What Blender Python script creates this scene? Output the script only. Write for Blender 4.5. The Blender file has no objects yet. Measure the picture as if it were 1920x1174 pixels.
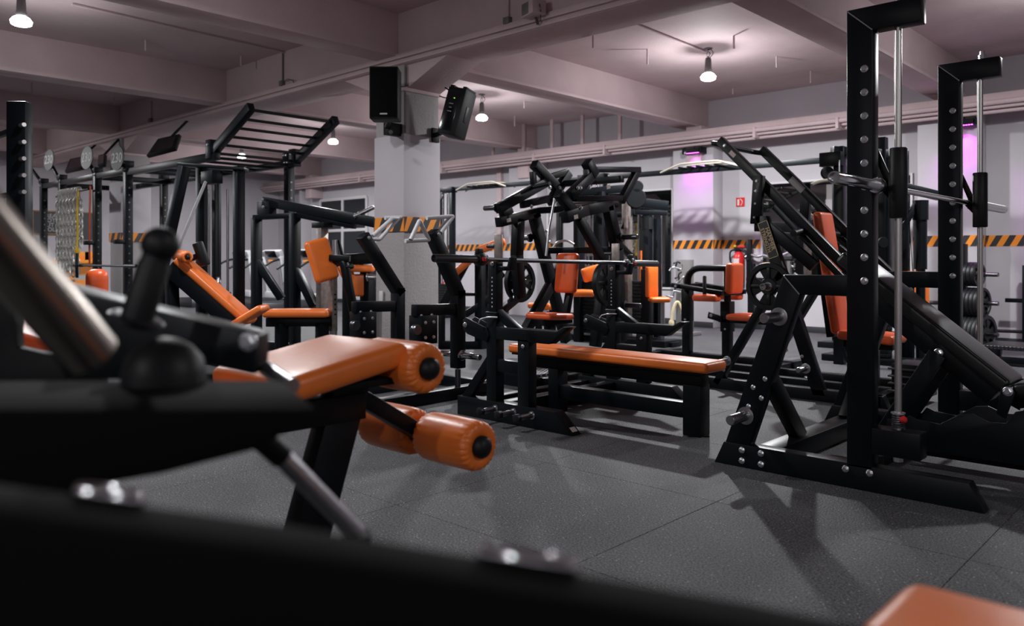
import bpy, bmesh, math, random
from mathutils import Vector, Matrix
random.seed(7)
SC = bpy.context.scene
COL = SC.collection
# ------------------------------------------------------------------ camera
CAM_H = 1.08
YAW = math.radians(43.2)
cam_d = bpy.data.cameras.new('camera')
cam = bpy.data.objects.new('camera', cam_d); COL.objects.link(cam)
cam.location = (0, 0, CAM_H)
cam.rotation_euler = (math.pi/2, 0, YAW)
cam_d.sensor_width = 36.0
cam_d.lens = 1500/1920*36.0
cam_d.shift_y = -(587-485)/1920
cam_d.clip_start = 0.02; cam_d.clip_end = 100
cam_d.dof.use_dof = True
cam_d.dof.focus_distance = 4.6
cam_d.dof.aperture_fstop = 2.6
SC.camera = cam
# ------------------------------------------------------------------ light and exposure
world = bpy.data.worlds.new('world'); SC.world = world
world.use_nodes = True
world.node_tree.nodes['Background'].inputs[0].default_value = (0.05, 0.05, 0.06, 1)
world.node_tree.nodes['Background'].inputs[1].default_value = 0.3
SC.view_settings.view_transform = 'Standard'
SC.view_settings.look = 'None'
SC.view_settings.gamma = 1.0
SC.view_settings.use_curve_mapping = False
SC.view_settings.exposure = -0.12
LAMP_W = 128.0           # watts of each pendant lamp
WASH_W = 36.0           # watts of each magenta wall washer

# measuring helpers: a point of the photograph on a known plane of the room
FW = Vector((-math.sin(YAW), math.cos(YAW), 0)); RT = Vector((math.cos(YAW), math.sin(YAW), 0))
def ray(u, v): return FW + RT*((u-960)/1500) - Vector((0, 0, (v-485)/1500))
C0 = Vector((0, 0, CAM_H))
def PX(u, v, x): r = ray(u, v); return C0 + r*(x/r.x)
def PY(u, v, y): r = ray(u, v); return C0 + r*(y/r.y)
def PZ(u, v, z): r = ray(u, v); return C0 + r*((z-CAM_H)/r.z)
def PD(u, v, d): return C0 + ray(u, v)*d

# ------------------------------------------------------------------ materials
MATS = {}
def mat(name, col, rough=0.5, metal=0.0, spec=0.5, bump=0.0, bscale=80, var=0.0, vscale=6, emit=None, es=0, coat=0.0, aniso=0.0):
    m = bpy.data.materials.new(name); m.use_nodes = True
    nt = m.node_tree; b = nt.nodes['Principled BSDF']
    b.inputs['Base Color'].default_value = (*col, 1)
    b.inputs['Roughness'].default_value = rough
    b.inputs['Metallic'].default_value = metal
    b.inputs['Specular IOR Level'].default_value = spec
    b.inputs['Coat Weight'].default_value = coat
    if emit:
        b.inputs['Emission Color'].default_value = (*emit, 1); b.inputs['Emission Strength'].default_value = es
    if bump or var:
        tc = nt.nodes.new('ShaderNodeTexCoord')
    if bump:
        n = nt.nodes.new('ShaderNodeTexNoise'); n.inputs['Scale'].default_value = bscale; n.inputs['Detail'].default_value = 3
        bp = nt.nodes.new('ShaderNodeBump'); bp.inputs['Strength'].default_value = bump; bp.inputs['Distance'].default_value = 0.01
        nt.links.new(tc.outputs['Object'], n.inputs['Vector'])
        nt.links.new(n.outputs['Fac'], bp.inputs['Height']); nt.links.new(bp.outputs['Normal'], b.inputs['Normal'])
    if var:
        n = nt.nodes.new('ShaderNodeTexNoise'); n.inputs['Scale'].default_value = vscale; n.inputs['Detail'].default_value = 6
        mx = nt.nodes.new('ShaderNodeMix'); mx.data_type = 'RGBA'
        mr = nt.nodes.new('ShaderNodeMapRange'); mr.inputs[1].default_value = 0.3; mr.inputs[2].default_value = 0.7
        nt.links.new(tc.outputs['Object'], n.inputs['Vector']); nt.links.new(n.outputs['Fac'], mr.inputs[0])
        nt.links.new(mr.outputs[0], mx.inputs[0])
        mx.inputs[6].default_value = (*[max(0, c*(1-var)) for c in col], 1)
        mx.inputs[7].default_value = (*[min(1, c*(1+var)) for c in col], 1)
        nt.links.new(mx.outputs[2], b.inputs['Base Color'])
    MATS[name] = m
    return m
mat('black_coat', (0.0025, 0.0042, 0.0062), 0.38, spec=0.24, bump=0.03, bscale=260)
mat('black_plain', (0.0025, 0.0034, 0.0045), 0.55, spec=0.2)
mat('black_rubber', (0.006, 0.007, 0.0085), 0.5, spec=0.32)
mat('black_vinyl', (0.006, 0.007, 0.0085), 0.36, spec=0.5, bump=0.05, bscale=140)
mat('iron', (0.005, 0.006, 0.008), 0.42, spec=0.35, bump=0.15, bscale=200)
mat('orange_vinyl', (0.80, 0.175, 0.026), 0.36, spec=0.5, bump=0.05, bscale=60, var=0.06, vscale=9)
mat('red_orange_vinyl', (0.74, 0.10, 0.022), 0.38, spec=0.5, bump=0.05, bscale=60, var=0.06, vscale=9)
mat('chrome', (0.62, 0.62, 0.64), 0.12, metal=1.0)
mat('bright_steel', (0.60, 0.575, 0.56), 0.33, metal=1.0)
mat('steel', (0.46, 0.46, 0.48), 0.3, metal=1.0, bump=0.05, bscale=160)
mat('zinc', (0.78, 0.79, 0.82), 0.28, metal=1.0)
mat('dark_steel', (0.13, 0.13, 0.14), 0.35, metal=1.0)
mat('raw_steel', (0.34, 0.29, 0.27), 0.4, metal=0.8, var=0.25, vscale=20)
mat('tan_chrome', (0.30, 0.265, 0.235), 0.26, metal=1.0)  # chrome with a darker, tan base colour
mat('dull_black', (0.0022, 0.0025, 0.003), 0.8, spec=0.08)
mat('silver_paint', (0.5, 0.5, 0.52), 0.4, spec=0.5)
mat('cream_paint', (0.42, 0.38, 0.31), 0.4)
mat('white_sticker', (0.62, 0.52, 0.50), 0.5)
mat('white_paint', (0.62, 0.60, 0.61), 0.5)
mat('red', (0.6, 0.02, 0.02), 0.3)
mat('rope', (0.6, 0.5, 0.32), 0.8, bump=0.5, bscale=300)
mat('yellow', (0.75, 0.5, 0.03), 0.5)
mat('orange_paint', (0.85, 0.28, 0.02), 0.5)
mat('dark_paint', (0.025, 0.026, 0.03), 0.5)
mat('grey_panel', (0.16, 0.15, 0.15), 0.45)
mat('disc_grey', (0.016, 0.016, 0.016), 0.5)
mat('chain_steel', (0.62, 0.61, 0.58), 0.4, metal=0.55)
mat('label_tan', (0.55, 0.42, 0.24), 0.5)
mat('mirror', (0.8, 0.8, 0.78), 0.02, metal=1.0)
mat('glass_dark', (0.012, 0.015, 0.018), 0.06, spec=0.6)
mat('screen_dark', (0.006, 0.007, 0.009), 0.15, spec=0.5)
mat('wood', (0.28, 0.13, 0.05), 0.5, var=0.2, vscale=14)
mat('green_glow', (0.02, 0.3, 0.15), 0.5, emit=(0.05, 0.8, 0.4), es=0.5)
mat('lamp_glow', (0.9, 0.9, 0.9), 0.5, emit=(0.95, 0.97, 1.0), es=14)
mat('led_glow', (0.9, 0.3, 0.9), 0.5, emit=(0.8, 0.08, 0.85), es=9)
mat('led_green', (0.3, 0.8, 0.1), 0.5, emit=(0.3, 0.9, 0.1), es=1.2)
mat('teal', (0.02, 0.22, 0.2), 0.5)
mat('print_grey', (0.35, 0.34, 0.34), 0.5)

def plaster(name, col, streak=0.0, bump=0.25):
    m = mat(name, col, 0.75, spec=0.25)
    nt = m.node_tree; b = nt.nodes['Principled BSDF']
    tc = nt.nodes.new('ShaderNodeTexCoord')
    n1 = nt.nodes.new('ShaderNodeTexNoise'); n1.inputs['Scale'].default_value = 1.6; n1.inputs['Detail'].default_value = 8
    n2 = nt.nodes.new('ShaderNodeTexNoise'); n2.inputs['Scale'].default_value = 38; n2.inputs['Detail'].default_value = 5
    n3 = nt.nodes.new('ShaderNodeTexVoronoi'); n3.inputs['Scale'].default_value = 7.0
    nt.links.new(tc.outputs['Object'], n1.inputs['Vector']); nt.links.new(tc.outputs['Object'], n2.inputs['Vector']); nt.links.new(tc.outputs['Object'], n3.inputs['Vector'])
    r = nt.nodes.new('ShaderNodeMapRange'); r.inputs[1].default_value = 0.3; r.inputs[2].default_value = 0.72; r.inputs[3].default_value = 1-streak; r.inputs[4].default_value = 1.06
    nt.links.new(n1.outputs['Fac'], r.inputs[0])
    r3 = nt.nodes.new('ShaderNodeMapRange'); r3.inputs[1].default_value = 0.012; r3.inputs[2].default_value = 0.03; r3.inputs[3].default_value = 0.6; r3.inputs[4].default_value = 1.0
    nt.links.new(n3.outputs['Distance'], r3.inputs[0])
    mu = nt.nodes.new('ShaderNodeMath'); mu.operation = 'MULTIPLY'
    nt.links.new(r.outputs[0], mu.inputs[0]); nt.links.new(r3.outputs[0], mu.inputs[1])
    vm = nt.nodes.new('ShaderNodeVectorMath'); vm.operation = 'SCALE'; vm.inputs[0].default_value = col
    nt.links.new(mu.outputs[0], vm.inputs['Scale']); nt.links.new(vm.outputs[0], b.inputs['Base Color'])
    bp = nt.nodes.new('ShaderNodeBump'); bp.inputs['Strength'].default_value = bump; bp.inputs['Distance'].default_value = 0.01
    nt.links.new(n2.outputs['Fac'], bp.inputs['Height']); nt.links.new(bp.outputs['Normal'], b.inputs['Normal'])
    return m
plaster('ceiling_plaster', (0.60, 0.47, 0.485), 0.12)
plaster('wall_plaster', (0.50, 0.47, 0.505), 0.05, 0.1)
plaster('pillar_plaster', (0.39, 0.365, 0.37), 0.14, 0.5)
plaster('pillar_white', (0.54, 0.51, 0.545), 0.03, 0.05)

def rubber_floor():
    m = mat('rubber_mat', (0.05, 0.05, 0.055), 0.62, spec=0.35)
    nt = m.node_tree; b = nt.nodes['Principled BSDF']
    tc = nt.nodes.new('ShaderNodeTexCoord')
    n = nt.nodes.new('ShaderNodeTexNoise'); n.inputs['Scale'].default_value = 125; n.inputs['Detail'].default_value = 4
    w = nt.nodes.new('ShaderNodeTexVoronoi'); w.inputs['Scale'].default_value = 70
    g = nt.nodes.new('ShaderNodeTexNoise'); g.inputs['Scale'].default_value = 2.2; g.inputs['Detail'].default_value = 5
    for x in (n, w, g): nt.links.new(tc.outputs['Object'], x.inputs['Vector'])
    r = nt.nodes.new('ShaderNodeMapRange'); r.inputs[1].default_value = 0.38; r.inputs[2].default_value = 0.64; r.inputs[3].default_value = 0.018; r.inputs[4].default_value = 0.125
    nt.links.new(n.outputs['Fac'], r.inputs[0])
    r2 = nt.nodes.new('ShaderNodeMapRange'); r2.inputs[1].default_value = 0.14; r2.inputs[2].default_value = 0.24; r2.inputs[3].default_value = 0.30; r2.inputs[4].default_value = 0.0
    nt.links.new(w.outputs['Distance'], r2.inputs[0])
    # only a few of the granules are pale
    w2 = nt.nodes.new('ShaderNodeSeparateColor'); nt.links.new(w.outputs['Color'], w2.inputs[0])
    gt = nt.nodes.new('ShaderNodeMath'); gt.operation = 'GREATER_THAN'; gt.inputs[1].default_value = 0.86; nt.links.new(w2.outputs[0], gt.inputs[0])
    mu = nt.nodes.new('ShaderNodeMath'); mu.operation = 'MULTIPLY'; nt.links.new(r2.outputs[0], mu.inputs[0]); nt.links.new(gt.outputs[0], mu.inputs[1])
    ad = nt.nodes.new('ShaderNodeMath'); nt.links.new(r.outputs[0], ad.inputs[0]); nt.links.new(mu.outputs[0], ad.inputs[1])
    gr = nt.nodes.new('ShaderNodeMapRange'); gr.inputs[1].default_value = 0.3; gr.inputs[2].default_value = 0.7; gr.inputs[3].default_value = 0.85; gr.inputs[4].default_value = 1.15
    nt.links.new(g.outputs['Fac'], gr.inputs[0])
    m2 = nt.nodes.new('ShaderNodeMath'); m2.operation = 'MULTIPLY'; nt.links.new(ad.outputs[0], m2.inputs[0]); nt.links.new(gr.outputs[0], m2.inputs[1])
    vm = nt.nodes.new('ShaderNodeVectorMath'); vm.operation = 'SCALE'; vm.inputs[0].default_value = (1.0, 0.985, 1.07); nt.links.new(m2.outputs[0], vm.inputs['Scale'])
    nt.links.new(vm.outputs[0], b.inputs['Base Color'])
    bp = nt.nodes.new('ShaderNodeBump'); bp.inputs['Strength'].default_value = 0.7; bp.inputs['Distance'].default_value = 0.006
    nt.links.new(n.outputs['Fac'], bp.inputs['Height']); nt.links.new(bp.outputs['Normal'], b.inputs['Normal'])
    return m
rubber_floor()

def checker_plate():
    m = mat('checker_plate', (0.05, 0.05, 0.055), 0.35, metal=0.8)
    nt = m.node_tree; b = nt.nodes['Principled BSDF']
    tc = nt.nodes.new('ShaderNodeTexCoord')
    w = nt.nodes.new('ShaderNodeTexVoronoi'); w.inputs['Scale'].default_value = 42; w.inputs['Randomness'].default_value = 0.0
    mp = nt.nodes.new('ShaderNodeMapping'); mp.inputs['Rotation'].default_value = (0, 0, 0.78); mp.inputs['Scale'].default_value = (1, 0.5, 1)
    nt.links.new(tc.outputs['Object'], mp.inputs[0]); nt.links.new(mp.outputs[0], w.inputs['Vector'])
    r = nt.nodes.new('ShaderNodeMapRange'); r.inputs[1].default_value = 0.2; r.inputs[2].default_value = 0.5; r.inputs[3].default_value = 1; r.inputs[4].default_value = 0
    nt.links.new(w.outputs['Distance'], r.inputs[0])
    bp = nt.nodes.new('ShaderNodeBump'); bp.inputs['Strength'].default_value = 1; bp.inputs['Distance'].default_value = 0.004
    nt.links.new(r.outputs[0], bp.inputs['Height']); nt.links.new(bp.outputs['Normal'], b.inputs['Normal'])
checker_plate()

# ------------------------------------------------------------------ mesh helpers
def V(*a): return Vector(a)
def bm_box(bm, c, ax, s, bev=0.004, seg=2):
    """box with centre c, unit axes ax (3 vectors), full sizes s"""
    vs = []
    for i in (-.5, .5):
        for j in (-.5, .5):
            for k in (-.5, .5):
                vs.append(bm.verts.new(Vector(c) + ax[0]*(i*s[0]) + ax[1]*(j*s[1]) + ax[2]*(k*s[2])))
    fs = []
    for q in ((0,1,3,2),(4,6,7,5),(0,4,5,1),(2,3,7,6),(0,2,6,4),(1,5,7,3)):
        fs.append(bm.faces.new([vs[i] for i in q]))
    bmesh.ops.recalc_face_normals(bm, faces=fs)
    if bev:
        bev = min(bev, min(s)*0.45)
        es = list({e for f in fs for e in f.edges})
        bmesh.ops.bevel(bm, geom=es, offset=bev, segments=seg, profile=0.5, affect='EDGES', clamp_overlap=True)
AX = (V(1,0,0), V(0,1,0), V(0,0,1))
def frame(d, up=(0,0,1)):
    d = Vector(d).normalized(); u = Vector(up)
    if abs(d.dot(u)) > 0.985: u = V(0,1,0) if abs(d.y) < 0.9 else V(1,0,0)
    s = d.cross(u).normalized(); u = s.cross(d).normalized()
    return d, s, u
def bm_cyl(bm, p, q, r, r2=None, seg=20, caps=True):
    p = Vector(p); q = Vector(q); d, s, u = frame(q-p)
    r2 = r if r2 is None else r2
    A = []; B = []
    for i in range(seg):
        a = 2*math.pi*i/seg; w = s*math.cos(a) + u*math.sin(a)
        A.append(bm.verts.new(p + w*r)); B.append(bm.verts.new(q + w*r2))
    fs = []
    for i in range(seg):
        j = (i+1) % seg; fs.append(bm.faces.new((A[i], A[j], B[j], B[i])))
    if caps: fs.append(bm.faces.new(A)); fs.append(bm.faces.new(list(reversed(B))))
    bmesh.ops.recalc_face_normals(bm, faces=fs)
def bm_lathe(bm, p, axis, prof, seg=32, mod=None):
    """prof: list of (distance along axis, radius); mod(t, k) optional radius factor"""
    p = Vector(p); d, s, u = frame(axis); rings = []
    for (t, r) in prof:
        if r <= 1e-6: rings.append([bm.verts.new(p + d*t)]); continue
        ring = []
        for i in range(seg):
            a = 2*math.pi*i/seg; rr = r*(mod(t, a) if mod else 1)
            ring.append(bm.verts.new(p + d*t + (s*math.cos(a) + u*math.sin(a))*rr))
        rings.append(ring)
    fs = []
    for A, B in zip(rings, rings[1:]):
        if len(A) == 1 and len(B) == 1: continue
        for i in range(seg):
            j = (i+1) % seg
            if len(A) == 1: fs.append(bm.faces.new((A[0], B[j], B[i])))
            elif len(B) == 1: fs.append(bm.faces.new((A[i], A[j], B[0])))
            else: fs.append(bm.faces.new((A[i], A[j], B[j], B[i])))
    bmesh.ops.recalc_face_normals(bm, faces=fs)
def bm_tube(bm, pts, r, seg=12):
    pts = [Vector(p) for p in pts]; n = len(pts); rings = []
    prev = None
    for i, p in enumerate(pts):
        d = (pts[min(i+1, n-1)] - pts[max(i-1, 0)]).normalized()
        if prev is None: _, s, u = frame(d)
        else:
            s = (prev - d*prev.dot(d)).normalized(); u = s.cross(d).normalized()
        prev = s
        rings.append([bm.verts.new(p + (s*math.cos(2*math.pi*k/seg) + u*math.sin(2*math.pi*k/seg))*r) for k in range(seg)])
    fs = []
    for A, B in zip(rings, rings[1:]):
        for k in range(seg):
            fs.append(bm.faces.new((A[k], A[(k+1) % seg], B[(k+1) % seg], B[k])))
    fs.append(bm.faces.new(rings[0])); fs.append(bm.faces.new(list(reversed(rings[-1]))))
    bmesh.ops.recalc_face_normals(bm, faces=fs)
def bm_prism(bm, poly, off, bev=0.004):
    """poly: planar list of 3d points, extruded by vector off"""
    A = [bm.verts.new(Vector(p)) for p in poly]; B = [bm.verts.new(Vector(p) + Vector(off)) for p in poly]
    fs = [bm.faces.new(A), bm.faces.new(list(reversed(B)))]
    n = len(A)
    for i in range(n): fs.append(bm.faces.new((A[i], B[i], B[(i+1) % n], A[(i+1) % n])))
    bmesh.ops.recalc_face_normals(bm, faces=fs)
    if bev:
        es = list({e for f in fs for e in f.edges})
        bmesh.ops.bevel(bm, geom=es, offset=bev, segments=2, profile=0.5, affect='EDGES', clamp_overlap=True)
def fillet(pts, r, n=6):
    """round the inner corners of a polyline"""
    pts = [Vector(p) for p in pts]; out = [pts[0]]
    for a, b, c in zip(pts, pts[1:], pts[2:]):
        u = (a-b); v = (c-b); k = min(r, u.length*.48, v.length*.48)
        p = b + u.normalized()*k; q = b + v.normalized()*k
        for i in range(n+1):
            t = i/n; out.append(p*(1-t)**2 + b*2*t*(1-t) + q*t*t)
    out.append(pts[-1]); return out
def finish(name, bm, m, smooth=0.7):
    me = bpy.data.meshes.new(name); bm.to_mesh(me); bm.free()
    me.materials.append(MATS[m])
    if smooth:
        me.polygons.foreach_set('use_smooth', [True]*len(me.polygons)); me.set_sharp_from_angle(angle=smooth)
    return me
CACHE = {}
class T:
    """one thing: an Empty at its base that parents its parts (parts are given in room coordinates)"""
    def __init__(s, name, label=None, cat=None, loc=(0,0,0), group=None, kind=None):
        s.loc = Vector(loc)
        o = bpy.data.objects.new(name, None); COL.objects.link(o); o.location = s.loc; o.empty_display_size = 0.1
        s.o = o
        if label: o['label'] = label
        if cat: o['category'] = cat
        if group: o['group'] = group
        if kind: o['kind'] = kind
    def add(s, part, bm, m, parent=None, smooth=0.7, label=None):
        for v in bm.verts: v.co -= s.loc
        ob = bpy.data.objects.new(part, finish(part, bm, m, smooth)); COL.objects.link(ob)
        ob.parent = parent or s.o
        if label: ob['label'] = label
        return ob
    def box(s, part, x0, x1, y0, y1, z0, z1, m='black_coat', bev=0.004, parent=None, seg=2, label=None):
        bm = bmesh.new(); bm_box(bm, ((x0+x1)/2, (y0+y1)/2, (z0+z1)/2), AX, (abs(x1-x0), abs(y1-y0), abs(z1-z0)), bev, seg)
        return s.add(part, bm, m, parent, label=label)
    def beam(s, part, p, q, w, h=None, m='black_coat', up=(0,0,1), bev=0.005, parent=None, label=None):
        """square tube from p to q; w sideways, h along up"""
        p = Vector(p); q = Vector(q); h = w if h is None else h
        d, sd, u = frame(q-p, up)
        bm = bmesh.new(); bm_box(bm, (p+q)/2, (d, sd, u), ((q-p).length, w, h), bev)
        return s.add(part, bm, m, parent, label=label)
    def cyl(s, part, p, q, r, m='steel', r2=None, seg=20, parent=None, label=None):
        bm = bmesh.new(); bm_cyl(bm, p, q, r, r2, seg); return s.add(part, bm, m, parent, label=label)
    def lathe(s, part, p, axis, prof, m, seg=32, mod=None, parent=None, label=None):
        bm = bmesh.new(); bm_lathe(bm, p, axis, prof, seg, mod); return s.add(part, bm, m, parent, label=label)
    def tube(s, part, pts, r, m='black_coat', fil=0, seg=12, parent=None, label=None):
        bm = bmesh.new(); bm_tube(bm, fillet(pts, fil) if fil else pts, r, seg); return s.add(part, bm, m, parent, label=label)
    def prism(s, part, poly, off, m='black_coat', bev=0.004, parent=None, label=None):
        bm = bmesh.new(); bm_prism(bm, poly, off, bev); return s.add(part, bm, m, parent, label=label)
    def pad(s, part, c, d, up, size, m='orange_vinyl', r=0.02, parent=None, label=None, taper=1.0):
        """upholstered pad: length along d, thickness along up; soft edges and a slightly crowned face"""
        d, sd, u = frame(d, up); bm = bmesh.new()
        bm_box(bm, (0,0,0), (d, sd, u), size, r, 5)
        L, W, H = size
        bmesh.ops.subdivide_edges(bm, edges=[e for e in bm.edges if e.calc_length() > 0.08], cuts=4, use_grid_fill=True)
        for v in bm.verts:
            a = v.co.dot(d)/(L/2); b_ = v.co.dot(sd)/(W/2); h = v.co.dot(u)/(H/2)
            if abs(h) > 0.6: v.co += u*(H*0.10*(1-a*a)*(1-b_*b_))*(1 if h > 0 else 0)
            if taper != 1.0:
                k = 1 + (taper-1)*(a+1)/2; v.co += sd*(v.co.dot(sd)*(k-1))
        for v in bm.verts: v.co += Vector(c)
        return s.add(part, bm, m, parent, smooth=1.2, label=label)
    def bolt(s, p, axis, r=0.013, m='zinc', parent=None, part='bolt'):
        """hexagonal bolt head on a washer, pointing along axis; all alike share one mesh"""
        key = (round(r, 4), m)
        if key not in CACHE:
            bm = bmesh.new()
            bm_lathe(bm, (0,0,0), (0,0,1), [(0,0),(0,r*1.05),(r*.22,r*1.05),(r*.28,r*.95),(r*.28,0)], 14)
            bm_lathe(bm, (0,0,0), (0,0,1), [(r*.2,r*.82),(r*.85,r*.82),(r*1.0,r*.62),(r*1.0,0)], 6)
            CACHE[key] = finish('bolt', bm, m, 0.5)
        ob = bpy.data.objects.new(part, CACHE[key]); COL.objects.link(ob); ob.parent = parent or s.o
        ob.location = Vector(p) - s.loc
        ob.rotation_euler = Vector(axis).to_track_quat('Z', 'Y').to_euler()
        return ob
    def peg(s, p, axis, L=0.2, r=0.024, m='steel', part='storage_peg', flange=True, parent=None):
        a = Vector(axis).normalized(); prof = [(-0.004,0)]
        if flange: prof += [(-0.004,r*1.75),(0.008,r*1.75),(0.012,r*1.15)]
        prof += [(0.012,r),(L-0.006,r),(L,r*.85),(L,0)]
        return s.lathe(part, p, a, prof, m, 22, parent=parent)
    def roller(s, part, p, q, r, m='orange_vinyl', parent=None):
        """foam roller in gathered vinyl, with a black domed end cap at each end"""
        p = Vector(p); q = Vector(q); L = (q-p).length
        prof = [(0.008, r*.40),(0.004, r*.5),(0.0, r*.7),(0.003, r*.86),(0.010, r*.95),(0.022, r*.99),(0.045,r),(L/2,r*1.01),(L-0.045,r),(L-0.022,r*.99),(L-0.010,r*.95),(L-0.003,r*.86),(L,r*.7),(L-0.004,r*.5),(L-0.008,r*.40)]
        def mod(t, a):
            e = min(t, L-t)
            k = max(0, 1-e/0.032); w = abs(math.sin(a*11 + .6*math.sin(3*a)))
            return 1 - 0.10*k*(1-w)**2 + 0.02*k*math.sin(a*29+1)
        ob = s.lathe(part, p, q-p, prof, m, 96, mod, parent)
        dn = (q-p).normalized()
        for (c, ax) in ((p, -dn), (q, dn)):
            bm = bmesh.new()
            bm_lathe(bm, c, ax, [(-0.02,0),(-0.02,r*.42),(0.004,r*.45),(0.012,r*.42),(0.022,r*.3),(0.027,r*.14),(0.0275,0)], 28)
            s.add('end_cap', bm, 'black_rubber', ob)
        return ob
    def wplate(s, part, c, axis, R=0.225, th=0.045, m='iron', spokes=True, parent=None):
        """weight plate with raised rim, hub and three-lobed web"""
        c = Vector(c); a = Vector(axis).normalized(); h = th/2
        ob = None
        bm = bmesh.new()
        d, sd, u = frame(a)
        bm_lathe(bm, c, a, [(-h,R*.80),(-h,R*.985),(-h*.7,R),(h*.7,R),(h,R*.985),(h,R*.80),(h*.35,R*.76),(-h*.35,R*.76),(-h,R*.80)], 48)
        bm_lathe(bm, c, a, [(-h*.9,R*.12),(-h*.9,R*.33),(-h*.4,R*.38),(h*.4,R*.38),(h*.9,R*.33),(h*.9,R*.12),(-h*.9,R*.12)], 32)
        n = 4
        for i in range(n):                       # web with oval hand holes between the lobes
            a0 = 2*math.pi*i/n
            for k in range(13):
                t0 = a0 + (k-6.5)*0.085; t1 = t0 + 0.087
                pts = [sd*math.cos(t)*rr + u*math.sin(t)*rr for t, rr in ((t0,R*.34),(t1,R*.34),(t1,R*.79),(t0,R*.79))]
                q = [bm.verts.new(c + x + a*zz) for zz in (-h*.35, h*.35) for x in pts]
                fs = [bm.faces.new([q[j] for j in f]) for f in ((0,1,2,3),(7,6,5,4),(0,4,5,1),(1,5,6,2),(2,6,7,3),(3,7,4,0))]
                bmesh.ops.recalc_face_normals(bm, faces=fs)
            w = sd*math.cos(a0) + u*math.sin(a0); t = sd*-math.sin(a0) + u*math.cos(a0)
            bm_box(bm, c + w*R*.56, (w, t, a), (R*.5, R*.14, th*.8), 0.004)
        return s.add(part, bm, m, parent, 0.6)
    def text(s, part, body, c, right, up, size, m, parent=None, depth=0.0015, bold=False):
        cu = bpy.data.curves.new(part, 'FONT'); cu.body = body; cu.size = size; cu.align_x = 'CENTER'; cu.align_y = 'CENTER'; cu.extrude = depth
        if bold: cu.offset = size*0.02
        cu.resolution_u = 3
        tmp = bpy.data.objects.new('tmp', cu); COL.objects.link(tmp)
        dg = bpy.context.evaluated_depsgraph_get(); dg.update()
        me = bpy.data.meshes.new_from_object(tmp.evaluated_get(dg)); me.name = part
        bpy.data.objects.remove(tmp); bpy.data.curves.remove(cu)
        me.materials.clear(); me.materials.append(MATS[m])
        R = Vector(right).normalized(); U = Vector(up).normalized(); N = R.cross(U)
        for v in me.vertices: v.co = R*v.co.x + U*v.co.y + N*v.co.z + Vector(c) - s.loc
        ob = bpy.data.objects.new(part, me); COL.objects.link(ob); ob.parent = parent or s.o
        return ob
def single(name, bm, m, label, cat, group=None, loc=(0,0,0), kind=None, smooth=0.7):
    loc = Vector(loc)
    for v in bm.verts: v.co -= loc
    o = bpy.data.objects.new(name, finish(name, bm, m, smooth)); COL.objects.link(o); o.location = loc
    if label: o['label'] = label
    if cat: o['category'] = cat
    if group: o['group'] = group
    if kind: o['kind'] = kind
    return o
def S(name, kind_label=None, loc=(0,0,0)):
    t = T(name, kind_label, None, loc, kind='structure'); return t
# ================================================================== THE SETTING
CEIL = 3.6; WB = 11.5; WL = -19.5; WR = 5.0; WF = -6.6
def world_coords(mname, scale=None):
    """drive a material's textures by room position so that neighbouring pieces differ"""
    nt = MATS[mname].node_tree
    g = nt.nodes.new('ShaderNodeNewGeometry')
    for l in list(nt.links):
        if l.from_node.type == 'TEX_COORD': nt.links.new(g.outputs['Position'], l.to_socket)
for k in ('rubber_mat', 'ceiling_plaster', 'wall_plaster', 'pillar_plaster', 'pillar_white'): world_coords(k)
def board_marks(mname):
    nt = MATS[mname].node_tree; g = nt.nodes.new('ShaderNodeNewGeometry')
    sp = nt.nodes.new('ShaderNodeSeparateXYZ'); cb = nt.nodes.new('ShaderNodeCombineXYZ')
    nt.links.new(g.outputs['Position'], sp.inputs[0]); nt.links.new(sp.outputs[1], cb.inputs[0]); nt.links.new(sp.outputs[0], cb.inputs[1])
    br = nt.nodes.new('ShaderNodeTexBrick'); br.inputs['Scale'].default_value = 1.0; br.inputs['Brick Width'].default_value = 2.2; br.inputs['Row Height'].default_value = 0.28
    br.inputs['Mortar Size'].default_value = 0.006; br.inputs['Color1'].default_value = (1,1,1,1); br.inputs['Color2'].default_value = (.93,.93,.93,1); br.inputs['Mortar'].default_value = (0.2,0.2,0.2,1)
    nt.links.new(cb.outputs[0], br.inputs['Vector'])
    old = [n for n in nt.nodes if n.type == 'BUMP'][0]
    bp = nt.nodes.new('ShaderNodeBump'); bp.inputs['Strength'].default_value = 0.5; bp.inputs['Distance'].default_value = 0.01
    nt.links.new(br.outputs['Color'], bp.inputs['Height']); nt.links.new(bp.outputs['Normal'], old.inputs['Normal'])
board_marks('ceiling_plaster')

# ---- floor: rubber mats one metre square on a slab
fl = S('floor')
fl.box('slab', WL, WR, WF, WB+.2, -0.25, -0.03, 'dark_paint', 0)
bm = bmesh.new(); bm_box(bm, (0,0,-0.02), AX, (0.9985, 0.9985, 0.04), 0.0015, 1); mat_me = finish('floor_mat', bm, 'rubber_mat', 0)
tiles = []
for i in range(-17, 8):
    for j in range(-5, 12):
        tiles.append((-2.77 + i + .5, 0.21 + j + .5))
def seen(p):
    q = Vector((p[0], p[1], 0)); d = q.dot(FW); l = q.dot(RT)
    return d > 0.8 and abs(l/d) < 0.85
vis = sorted([t for t in tiles if seen(t)], key=lambda t: t[0]**2 + t[1]**2)[:280]
for t in vis:
    o = bpy.data.objects.new('floor_mat', mat_me); COL.objects.link(o); o.parent = fl.o; o.location = (t[0], t[1], 0)
bm = bmesh.new()
for t in tiles:
    if t not in vis: bm_box(bm, (t[0], t[1], -0.02), AX, (0.9985, 0.9985, 0.04), 0)
o = fl.add('floor_matting', bm, 'rubber_mat'); o['kind'] = 'stuff'

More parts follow.
